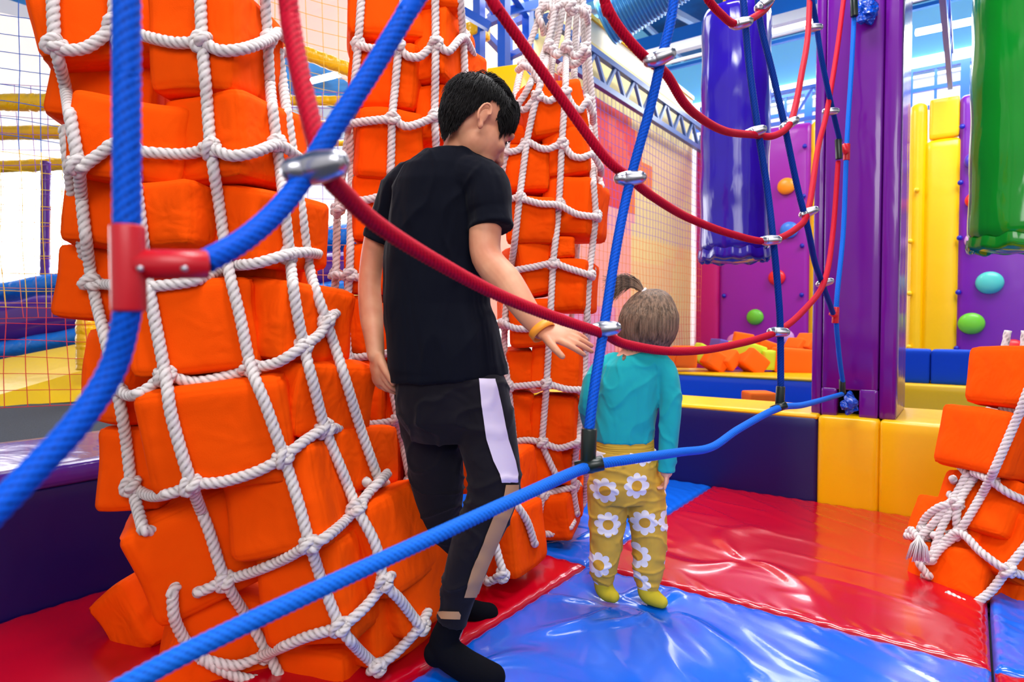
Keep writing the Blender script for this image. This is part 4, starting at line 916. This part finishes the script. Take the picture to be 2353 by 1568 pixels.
def hand_mb(w, pd, nrm, thumb_side, s=1.0, curl=.3, spread=.12, thumb_ang=.8, mb=None):
    """w wrist, pd palm direction, nrm back-of-hand normal, thumb_side sign along cross"""
    mb = mb or MB(); pd = Vector(pd).normalized(); nrm = Vector(nrm); nrm = (nrm - pd * nrm.dot(pd)).normalized(); sd = pd.cross(nrm) * thumb_side
    rot = Matrix((sd, pd, nrm)).transposed()
    mb.ell(w + pd * .042 * s, (.036 * s, .044 * s, .014 * s), rot); mb.ell(w + pd * .022 * s + sd * .012 * s, (.026 * s, .028 * s, .015 * s), rot); mb.ell(w + pd * .03 * s - sd * .012 * s, (.024 * s, .036 * s, .014 * s), rot)
    lens = [.068, .076, .071, .056]; offs = [.027, .009, -.009, -.026]; cs = curl if isinstance(curl, (list, tuple)) else [curl] * 4
    for i in range(4):
        base = w + pd * (.07 - abs(i - 1.2) * .004) * s + sd * offs[i] * s; a = spread * (1.4 - i); dirn = (pd * math.cos(a) + sd * math.sin(a)); p = base; pts = [(p - dirn * .02 * s, .0095 * s), (p, .0092 * s)]; ang = 0
        for k, fr in enumerate((.42, .32, .26)):
            ang += cs[i] * (1, 1.2, .9)[k]; dd = dirn * math.cos(ang) - nrm * math.sin(ang); p = p + dd * lens[i] * fr * s; pts.append((p, (.0084, .0076, .0064)[k] * s))
        mb.limb(pts, 12, 3)
    tb = w + pd * .018 * s + sd * .022 * s; td = pd * math.cos(thumb_ang) + sd * math.sin(thumb_ang); p1 = tb + td * .036 * s; p2 = p1 + (td * .8 + pd * .2 - nrm * .15).normalized() * .027 * s; p3 = p2 + (td * .6 + pd * .4 - nrm * .25).normalized() * .022 * s
    mb.limb([(tb - td * .008 * s, .013 * s), (p1, .0115 * s), (p2, .0095 * s), (p3, .008 * s)], 14, 3)
    return mb
def strands(rot, c, s, gen, count, mbout):
    for i in range(count):
        r_ = gen(i)
        if r_ is None: continue
        pts, r0 = r_
        P3 = [rot @ (Vector(p) * s) + c for p in pts]; n = len(P3)
        mbout.tube(P3, [r0 * (1 - .92 * k / (n - 1)) * s for k in range(n)], 4, False)
    return mbout
# ---------------- BOY
boy = thing('person', 'boy in black t-shirt and dark striped joggers walking away, head bowed to the right', 'person', G(1040, 1560))
yw = math.radians(16)
def ring(px, py, d, rx, ry, tilt=0, yaw=yw): return (P(px, py, d), rx, ry, yaw, tilt)
def boy_torso(mb, g=0.0):
    mb.loft([ring(1044, 347, 1.60, .050 + g, .048 + g), ring(1040, 354, 1.60, .066 + g, .055 + g), ring(1040, 368, 1.60, .092 + g, .064 + g), ring(1040, 388, 1.60, .118 + g, .076 + g), ring(1036, 425, 1.60, .134 + g, .088 + g), ring(1022, 500, 1.60, .132 + g, .094 + g),
             ring(1005, 600, 1.60, .124 + g, .094 + g), ring(1006, 700, 1.60, .126 + g, .097 + g), ring(1020, 780, 1.60, .137 + g, .106 + g), ring(1030, 850, 1.60, .144 + g, .11 + g)] if g >= 0 else
            [ring(1046, 350, 1.60, .04, .04), ring(1040, 372, 1.60, .078, .05), ring(1040, 400, 1.60, .11, .075), ring(1022, 500, 1.60, .115, .08), ring(1005, 600, 1.60, .108, .08), ring(1010, 720, 1.60, .112, .085), ring(1030, 850, 1.60, .128, .1), ring(1040, 950, 1.60, .12, .1)])
RS, RE, RW = P(1118, 425, 1.545), P(1118, 590, 1.50), P(1243, 757, 1.40)
LS, LE, LW = P(915, 430, 1.66), P(850, 640, 1.68), P(864, 818, 1.60)
mb = MB(); boy_torso(mb, -1)
mb.limb([(P(1075, 415, 1.56), .045), (RS, .044), (P(1116, 510, 1.52), .040), (RE, .037), (P(1165, 650, 1.46), .037), (P(1212, 718, 1.42), .029), (RW, .023)])
mb.limb([(P(960, 425, 1.64), .045), (LS, .041), (P(868, 540, 1.68), .033), (LE, .030), (P(853, 720, 1.66), .031), (P(860, 780, 1.62), .025), (LW, .022)])
mb.limb([(P(1080, 900, 1.58), .075), (P(1112, 1000, 1.57), .068), (P(1135, 1110, 1.55), .053), (P(1105, 1210, 1.56), .048), (P(1065, 1330, 1.57), .036), (P(1040, 1440, 1.57), .029), (P(1022, 1495, 1.57), .029), (P(1060, 1525, 1.55), .026), (P(1110, 1550, 1.52), .022)])
mb.limb([(P(985, 900, 1.63), .075), (P(995, 1000, 1.65), .066), (P(1006, 1120, 1.68), .053), (P(1012, 1220, 1.74), .046), (P(1030, 1310, 1.80), .034), (P(1052, 1385, 1.86), .029), (P(1090, 1405, 1.86), .03), (P(1126, 1410, 1.88), .025)])
HC = P(1090, 288, 1.60)
hrot = basis(RIGHT * .66 + FWD * .48 - UP * .56, RIGHT * .42 + FWD * .36 + UP * .83)
hc = HC
def HLc(x, y, z): return hrot @ Vector((x, y, z)) + hc
mb.limb([(P(1044, 400, 1.60), .044), (P(1058, 352, 1.60), .047), (P(1074, 322, 1.60), .046), (HLc(0, -.015, -.02), .05)])
hm = head_mb(hrot, hc, 1.0); mb.add(hm.v, hm.f)
# right hand, fingers toward the right
hd = (P(1375, 795, 1.36) - RW).normalized()
hand_mb(RW, hd, (UP * .75 - FWD * .55 + RIGHT * .1), 1 if hd.cross(UP * .75 - FWD * .55).z < 0 else -1, .86, [.10, .10, .12, .16], .1, .75, mb)
hd2 = (P(884, 950, 1.56) - LW).normalized()
hand_mb(LW, hd2, (-FWD * .6 - RIGHT * .75), -1, .92, [.4, .5, .6, .65], .07, .5, mb)
body = remesh(mb, 'body', M['skin'], .0034, 3, boy)
# shirt
mb = MB(); boy_torso(mb, .008)
mb.loft([ring(1030, 842, 1.60, .15, .117, .06), ring(1032, 868, 1.60, .151, .118, .06)])
mb.limb([(P(1075, 412, 1.56), .06), (P(1112, 428, 1.545), .06), (P(1120, 470, 1.53), .057)])
def cuff(a, b, r0, r1, mb):
    d = (b - a).normalized(); mb.tube([a, b - d * .012, b - d * .011, b], [r0, r1, r1 * 1.03, r1 * 1.03], 28)
cuff(P(1118, 430, 1.545), P(1128, 528, 1.515), .055, .052, mb)
mb.limb([(P(965, 418, 1.63), .06), (P(925, 434, 1.655), .054), (P(900, 480, 1.67), .049)])
cuff(P(918, 430, 1.66), P(870, 556, 1.68), .05, .043, mb)
shirt = remesh(mb, 't_shirt', M['tee'], .0042, 3, boy, fold=.0045, fs_=8, zs=.6)
# trousers
mb = MB(); mb.loft([ring(1030, 835, 1.60, .138, .108), ring(1036, 900, 1.60, .14, .112), ring(1038, 960, 1.60, .135, .108), ring(1040, 1010, 1.605, .1, .08)])
LEGR = [(P(1092, 900, 1.58), .085), (P(1118, 1000, 1.57), .076), (P(1136, 1105, 1.55), .066), (P(1118, 1180, 1.555), .062), (P(1088, 1250, 1.56), .057), (P(1060, 1340, 1.57), .049), (P(1048, 1385, 1.57), .041)]
mb.limb(LEGR, 28)
cuff(P(1060, 1350, 1.57), P(1038, 1432, 1.57), .044, .038, mb)
mb.limb([(P(980, 900, 1.63), .08), (P(993, 1000, 1.65), .077), (P(1005, 1110, 1.68), .072), (P(1008, 1210, 1.74), .062), (P(1026, 1310, 1.80), .05), (P(1048, 1372, 1.85), .04)], 28)
tr = remesh(mb, 'trousers', M['trouser'], .0045, 4, boy, fold=.005, fs_=9, zs=1.5)
# side stripe on the outer right leg (ribbon projected on the leg)
from mathutils.bvhtree import BVHTree
def ribbon(surf, path, halfw, m, nm_, parent, off=.0042):
    me = surf.data; bvh = BVHTree.FromPolygons([surf.matrix_basis @ v.co + (parent.location) for v in me.vertices], [p.vertices for p in me.polygons])
    mb = MB(); vs = []; fs = []; K = 14; n = 0
    pts = []
    for i in range(len(path) - 1):
        for j in range(8): t = j / 8; pts.append([path[i][k] + (path[i + 1][k] - path[i][k]) * t for k in (0, 1, 2)])
    pts.append(list(path[-1]))
    o = Vector((0, 0, HCAM))
    for (x, y, hw) in pts:
        for k in range(K + 1):
            px = x + hw * (2 * k / K - 1); far = P(px, y, 3.0); h = bvh.ray_cast(o, (far - o).normalized())
            vs.append((h[0] + h[1] * off) if h[0] is not None else None)
        n += 1
    idx = {}; out = []
    for i, v in enumerate(vs):
        if v is not None: idx[i] = len(out); out.append(v)
    for i in range(n - 1):
        for k in range(K):
            q = (i * (K + 1) + k, i * (K + 1) + k + 1, (i + 1) * (K + 1) + k + 1, (i + 1) * (K + 1) + k)
            if all(a in idx for a in q):
                w = [out[idx[a]] for a in q]
                if max((w[0] - w[2]).length, (w[1] - w[3]).length) < .05: fs.append(tuple(idx[a] for a in q))
    mb.add(out, fs); return mb.build(nm_, m, parent)
st = ribbon(tr, [(1118, 872, 18), (1128, 930, 22), (1142, 1010, 24), (1158, 1060, 24), (1168, 1090, 20), (1170, 1108, 18)], 0, M['white_stripe'], 'stripe', boy); st['label'] = 'white side stripe'
st = ribbon(tr, [(1175, 1114, 14), (1172, 1142, 16), (1150, 1190, 18), (1125, 1250, 17), (1100, 1310, 16), (1080, 1372, 14)], 0, M['tan_stripe'], 'stripe', boy); st['label'] = 'tan side stripe'
st = ribbon(tr, [(1030, 1404, 24), (1034, 1412, 24), (1036, 1422, 20)], 0, M['tan_stripe'], 'logo_patch', boy)
# socks
mb = MB(); cuff(P(1044, 1400, 1.57), P(1034, 1440, 1.57), .033, .034, mb)
mb.limb([(P(1036, 1435, 1.57), .034), (P(1020, 1488, 1.57), .039), (P(1060, 1524, 1.55), .039), (P(1100, 1545, 1.53), .037), (P(1132, 1556, 1.51), .032)])
mb.ell(P(1008, 1500, 1.575), (.036, .04, .034)); remesh(mb, 'sock', M['sock'], .004, 3, boy)
mb = MB(); mb.limb([(P(1046, 1365, 1.85), .033), (P(1052, 1392, 1.86), .036), (P(1090, 1408, 1.86), .035), (P(1122, 1410, 1.88), .031)]); remesh(mb, 'sock', M['sock'], .004, 3, boy)
# wristband
wd = (RW - P(1212, 718, 1.42)).normalized(); mb = MB(); c0 = RW + wd * .004; n_ = 32; vs = []; fs = []
fr0 = frames([c0, c0 + wd])[0]
for k in (-1, 1):
    for rr in (.0285, .0300):
        for j in range(n_): a = 2 * PI * j / n_; vs.append(c0 + wd * .009 * k + fr0[0] * math.cos(a) * rr + fr0[1] * math.sin(a) * rr)
for (a_, b_) in ((0, 1), (1, 3), (3, 2), (2, 0)):
    for j in range(n_): fs.append((a_ * n_ + j, a_ * n_ + (j + 1) % n_, b_ * n_ + (j + 1) % n_, b_ * n_ + j))
mb.add(vs, fs); mb.build('wristband', M['band'], boy)
# eyes: lowered lids with lashes, brows
def lashes(rot, c, sc, parent, m):
    mb = MB()
    for sx in (-1, 1):
        for k in range(14):
            a = -1 + 2 * k / 13; q = Vector((sx * (.032 + a * .011), .086 - .006 * a * a - (.003 if a * sx * sx > 0 else 0), .004 + .001 * a)); mb.tube([rot @ (q * sc) + c, rot @ ((q + Vector((sx * a * .002, .0065, -.004))) * sc) + c], [.0006, .0002], 4)
        mb.tube([rot @ (Vector((sx * (.021 + .022 * k / 5), .087 - .009 * (k / 5) ** 2, .004)) * sc) + c for k in range(6)], .0008, 5)
    mb.build('eyelashes', m, parent)
    mb = MB()
    for sx in (-1, 1): mb.limb([(rot @ (Vector((sx * (.016 + .03 * k / 5), .0955 - .014 * (k / 5) ** 2, .030 + .004 * math.sin(k / 5 * 2.6))) * sc) + c, .0022 * sc) for k in range(6)], 8, 2)
    mb.build('eyebrows', m, parent)
lashes(hrot, hc, 1.0, boy, M['hair'])
# hair: cap + strands
HL = [(0, .98), (.5, 1.02), (.8, 1.2), (1.0, 1.5), (1.15, 1.85), (1.3, 1.8), (1.42, 1.44), (1.7, 1.5), (1.95, 2.05), (2.3, 2.7), (PI, 3.0)]
def hairline(th):
    a = abs((th + PI) % (2 * PI) - PI)
    for (a0, b0), (a1, b1) in zip(HL, HL[1:]):
        if a0 <= a <= a1: return b0 + (b1 - b0) * (a - a0) / (a1 - a0)
    return 2.6
def HS(ph, th):
    if ph < 1.5: sr, z = math.sin(ph), .083 * math.cos(ph)
    else: sr, z = .997 - .22 * (ph - 1.5) - .36 * max(0, ph - 2.15), .0059 - (ph - 1.5) * .088
    return Vector((.073 * sr * math.sin(th), -.008 + .09 * sr * math.cos(th), .035 + z))
def boy_cap():
    mb = MB(); n = 72; m_ = 30; vs = []; fs = []
    for i in range(m_ + 1):
        for j in range(n):
            th = 2 * PI * j / n; fy = math.cos(th); lim = hairline(th); ph = lim * i / m_; e = i / m_
            thick = 1.02 + .09 * (1 - e ** 3) + (.06 * e if fy > .4 else 0)
            v = HS(ph, th); c_ = Vector((0, -.008, min(.03, v.z))); v = c_ + (v - c_) * (thick + .02 * noise.noise(v * 70)); vs.append(v)
    for i in range(m_):
        for j in range(n): fs.append((i * n + j, i * n + (j + 1) % n, (i + 1) * n + (j + 1) % n, (i + 1) * n + j))
    mb.add(vs, fs); return mb
cap = boy_cap(); hmb = MB(); hmb.add([hrot @ (Vector(v) * 1.0) + hc for v in cap.v], cap.f)
def g_boy(i):
    th = random.uniform(-PI, PI); fy = math.cos(th); lim = hairline(th)
    ph = lim * random.random() ** .6; e = ph / lim
    v = HS(ph, th) - Vector((0, -.008, .035)); nrm = (Vector((v.x / .072, v.y / .09, v.z / .083 if ph < 1.5 else -.1))).normalized()
    root = v * (1.07 if e < .6 else 1.07 - .06 * (e - .6) / .4) + Vector((0, -.008, .035))
    ln = .040 * max(.28, 1 - e ** 2 * .75) * random.uniform(.7, 1.2)
    if fy > .3 and e > .45: ln = .05
    flow = Vector((0, .9, .1)) if ph < .9 else Vector((0, .25, -1))
    if fy > .3: flow = Vector((.35 * random.uniform(-1, 1), .8, -.7))
    if ph < .3: flow = Vector((random.uniform(-.6, .6), random.uniform(-.9, .2), 1.0))
    tn = flow - nrm * flow.dot(nrm)
    if tn.length < .01: tn = Vector((0, 1, 0))
    tn.normalize(); lift = (.7 if ph < .9 else (.35 if fy < .3 else .45)) * random.uniform(.2, 1.4)
    a = (tn + nrm * lift).normalized() * ln * .5
    pts = [root, root + a, root + a + (tn + nrm * lift * .1 + Vector((random.uniform(-.2, .2), 0, -.2)) - nrm * .25).normalized() * ln * .5]
    return pts, random.uniform(.0010, .0017)
strands(hrot, hc, 1.0, g_boy, 7500, hmb)
hmb.build('hair', M['hair'], boy)

# ---------------- TODDLER
kid = thing('person', 'small child with a ponytail in turquoise top and yellow flowered trousers, seen from behind', 'person', G(1445, 1385))
ky = math.radians(12); D = 1.98
def kr(px, py, rx, ry, d=D, tilt=0): return (P(px, py, d), rx, ry, ky, tilt)
mb = MB(); mb.loft([kr(1470, 790, .035, .035), kr(1466, 825, .08, .055), kr(1455, 870, .1, .07), kr(1435, 960, .09, .075), kr(1432, 1040, .088, .08), kr(1434, 1110, .09, .08)])
mb.limb([(P(1490, 845, 1.96), .035), (P(1528, 850, 1.95), .03), (P(1540, 920, 1.93), .026), (P(1536, 1000, 1.92), .024), (P(1531, 1085, 1.92), .019)])
mb.limb([(P(1400, 845, 2.0), .035), (P(1372, 862, 2.0), .03), (P(1352, 930, 2.0), .026), (P(1362, 985, 2.08), .022), (P(1385, 1000, 2.15), .018)])
mb.limb([(P(1395, 1090, D), .055), (P(1395, 1180, D), .048), (P(1390, 1270, D), .036), (P(1385, 1335, D), .026), (P(1388, 1358, D), .024), (P(1404, 1370, 1.96), .018)])
mb.limb([(P(1475, 1090, D), .055), (P(1485, 1180, D), .048), (P(1492, 1270, D), .036), (P(1487, 1345, 1.97), .026), (P(1490, 1368, 1.965), .025), (P(1515, 1382, 1.95), .018)])
khc = P(1490, 745, 1.99); krot = basis(RIGHT * .45 + FWD * .85 - UP * .25, UP + RIGHT * .1)
hm = head_mb(krot, khc, .88, True); mb.add(hm.v, hm.f)
mb.limb([(P(1468, 820, D), .035), (P(1476, 780, D), .034)])
hand_mb(P(1531, 1082, 1.92), -UP + RIGHT * .05, RIGHT * .9 - FWD * .3, 1, .52, [.5, .6, .6, .6], .03, .4, mb)
hand_mb(P(1385, 1000, 2.15), RIGHT * .7 + FWD * .5, UP, 1, .52, .5, .03, .4, mb)
remesh(mb, 'body', M['skin2'], .0032, 3, kid)
mb = MB(); mb.loft([kr(1468, 808, .04, .042), kr(1466, 818, .072, .058), kr(1460, 838, .1, .07), kr(1450, 880, .108, .078), kr(1438, 940, .1, .082), kr(1432, 990, .094, .084), kr(1432, 1012, .093, .085)])
mb.limb([(P(1485, 838, 1.965), .04), (P(1526, 848, 1.95), .037), (P(1541, 920, 1.93), .034), (P(1537, 1000, 1.92), .031), (P(1533, 1060, 1.92), .028)])
cuff(P(1534, 1040, 1.92), P(1531, 1085, 1.92), .027, .0265, mb)
mb.limb([(P(1410, 838, 2.0), .04), (P(1376, 860, 2.0), .037), (P(1354, 930, 2.0), .034), (P(1360, 985, 2.07), .028)])
top = remesh(mb, 'long_sleeved_top', M['teal_top'], .0038, 3, kid, fold=.0035, fs_=12, zs=.8)
ribbon(top, [(1434, 812, 1.5), (1435, 818, 4), (1434, 824, 4.5), (1432, 829, 1.5)], 0, M['brown_hair'], 'neck_slit', kid, .001)
mb = MB(); mb.loft([kr(1433, 1004, .092, .082), kr(1433, 1036, .094, .084)], 40); o = remesh(mb, 'waistband', M['mustard'], .004, 1, kid)
mb = MB(); mb.loft([kr(1433, 1030, .096, .084), kr(1434, 1070, .108, .09), kr(1434, 1110, .109, .09), kr(1436, 1150, .095, .075)])
mb.limb([(P(1397, 1110, D), .064), (P(1396, 1180, D), .06), (P(1392, 1250, D), .052), (P(1386, 1305, D), .045), (P(1386, 1322, D), .038)], 24)
mb.limb([(P(1477, 1110, D), .066), (P(1487, 1180, D), .062), (P(1492, 1250, D), .055), (P(1489, 1320, 1.975), .047), (P(1488, 1338, 1.97), .038)], 24)
remesh(mb, 'trousers', M['daisy'], .004, 4, kid, fold=.0042, fs_=13, zs=1.6)
mb = MB()
mb.limb([(P(1386, 1322, D), .030), (P(1388, 1350, D), .030), (P(1398, 1364, 1.97), .027), (P(1409, 1371, 1.955), .020)]); remesh(mb, 'sock', M['yellow_sock'], .0035, 3, kid)
mb = MB(); mb.limb([(P(1487, 1335, 1.97), .030), (P(1489, 1362, 1.965), .031), (P(1506, 1376, 1.95), .026), (P(1520, 1384, 1.94), .020)]); remesh(mb, 'sock', M['yellow_sock'], .0035, 3, kid)
lashes(krot, khc, .88, kid, M['brown_hair'])
# toddler hair
KH = [(664, 14, 1500), (670, 30, 1499), (682, 44, 1498), (702, 57, 1494), (730, 66, 1490), (758, 67, 1487), (780, 62, 1484), (796, 53, 1482), (800, 40, 1482)]
def kh(t, a, g=1.0):
    t = max(0, min(.9999, t)) * (len(KH) - 1); i = int(t); f = t - i; q = [KH[i][k] + (KH[i + 1][k] - KH[i][k]) * f for k in (0, 1, 2)]
    c = P(q[2], q[0], 1.975); r = q[1] / F * 1.975 * g
    return c + RIGHT * r * math.cos(a) + FWD * (r * 1.08 * math.sin(a) + (.012 if q[0] < 720 else -.004))
mb = MB(); n = 64; m_ = 28; vs = []; fs = []
for i in range(m_ + 1):
    for j in range(n):
        a = 2 * PI * j / n; vs.append(kh(i / m_, a, .97 + .008 * math.sin(a * 21)))
for i in range(m_):
    for j in range(n): fs.append((i * n + j, i * n + (j + 1) % n, (i + 1) * n + (j + 1) % n, (i + 1) * n + j))
fs.append(tuple(range(n))[::-1]); fs.append(tuple(m_ * n + j for j in range(n)))
hmb = MB(); hmb.add(vs, fs)
for i in range(2600):
    a = random.uniform(-PI - .6, .6); t0 = random.uniform(.02, .6); t1 = min(1.02, t0 + random.uniform(.3, .6)); wv = random.uniform(-.12, .12)
    pts = [kh(t0 + (t1 - t0) * k / 6, a + wv * math.sin(k * .7), 1.0 + .02 * random.random() + (.05 * random.random() if k == 6 and t1 > .9 else 0)) + (UP * -.012 * random.random() if k == 6 and t1 > .9 else Vector((0, 0, 0))) for k in range(7)]
    hmb.tube(pts, [.0014 * (1 - .8 * k / 6) for k in range(7)], 4, False)
tieP = P(1478, 672, 1.97)
def tail(i):
    a = random.uniform(0, 6.28); r = random.random() ** .5 * .012; q = tieP + Vector((math.cos(a) * r * .5, math.sin(a) * r * .5, 0)); k1 = random.uniform(.8, 1.2)
    e = [q, q + (RIGHT * -.026 + UP * (.026 + random.uniform(-.004, .012))) * k1 + Vector((0, 0, math.sin(a) * r)), q + (RIGHT * -.062 + UP * (.028 + random.uniform(-.018, .022))) * k1, q + (RIGHT * -.105 + UP * (.006 + random.uniform(-.045, .04))) * k1]
    return e
for i in range(420):
    e = tail(i); pts, _ = resample(e, .02); hmb.tube(pts, [.0014 * (1 - .8 * k / (len(pts) - 1)) for k in range(len(pts))], 4, False)
hmb.build('hair', M['brown_hair'], kid)
mb = MB(); pts = []
for i in range(25):
    a = 2 * PI * i / 24; pts.append(tieP + (RIGHT * .7 + UP * .7).normalized() * math.cos(a) * .009 + FWD * math.sin(a) * .009 + UP * .004)
mb.tube(pts, .0045, 8); mb.build('hair_tie', M['white_tie'], kid)

# ============================================================ LIGHT
w = bpy.data.worlds.new('world'); scene.world = w; w.use_nodes = True
w.node_tree.nodes['Background'].inputs[0].default_value = (1, .97, .98, 1); w.node_tree.nodes['Background'].inputs[1].default_value = .6
def area(loc, rot, sx, sy, e, col=(1, .98, .96)):
    l = bpy.data.lights.new('area', 'AREA'); l.shape = 'RECTANGLE'; l.size = sx; l.size_y = sy; l.energy = e; l.color = col
    o = bpy.data.objects.new('area_light', l); COL.objects.link(o); o.location = loc; o.rotation_euler = rot; return o
def aim(o, tgt): o.rotation_euler = (Vector(tgt) - Vector(o.location)).to_track_quat('-Z', 'Y').to_euler()
area((-.8, 2.6, 4.0), (0, 0, 0), 1.6, .5, 95)
area((-.2, .6, 4.0), (0, 0, 0), 1.6, .5, 80)
area((-3, 5.2, 4.3), (0, 0, 0), 2, 2, 130)
area((.8, 6.0, 4.1), (0, 0, 0), 2.5, 1.5, 160)
area((-1, 8.7, 4.1), (0, 0, 0), 5, 1, 200)
area((-7, 5, 4.8), (0, 0, 0), 4, 5, 500)
o = area((1.2, -1.2, 2.6), (0, 0, 0), 2.2, 1.4, 60); aim(o, (-1, 2, .8))
scene.view_settings.view_transform = 'Standard'; scene.view_settings.look = 'None'; scene.view_settings.exposure = 0.15
scene.cycles.use_denoising = True; scene.cycles.use_adaptive_sampling = True; scene.cycles.adaptive_threshold = .05; scene.cycles.max_bounces = 6; scene.cycles.diffuse_bounces = 3; scene.cycles.glossy_bounces = 3; scene.cycles.transmission_bounces = 2
scene.cycles.sample_clamp_indirect = 6; scene.cycles.caustics_reflective = False
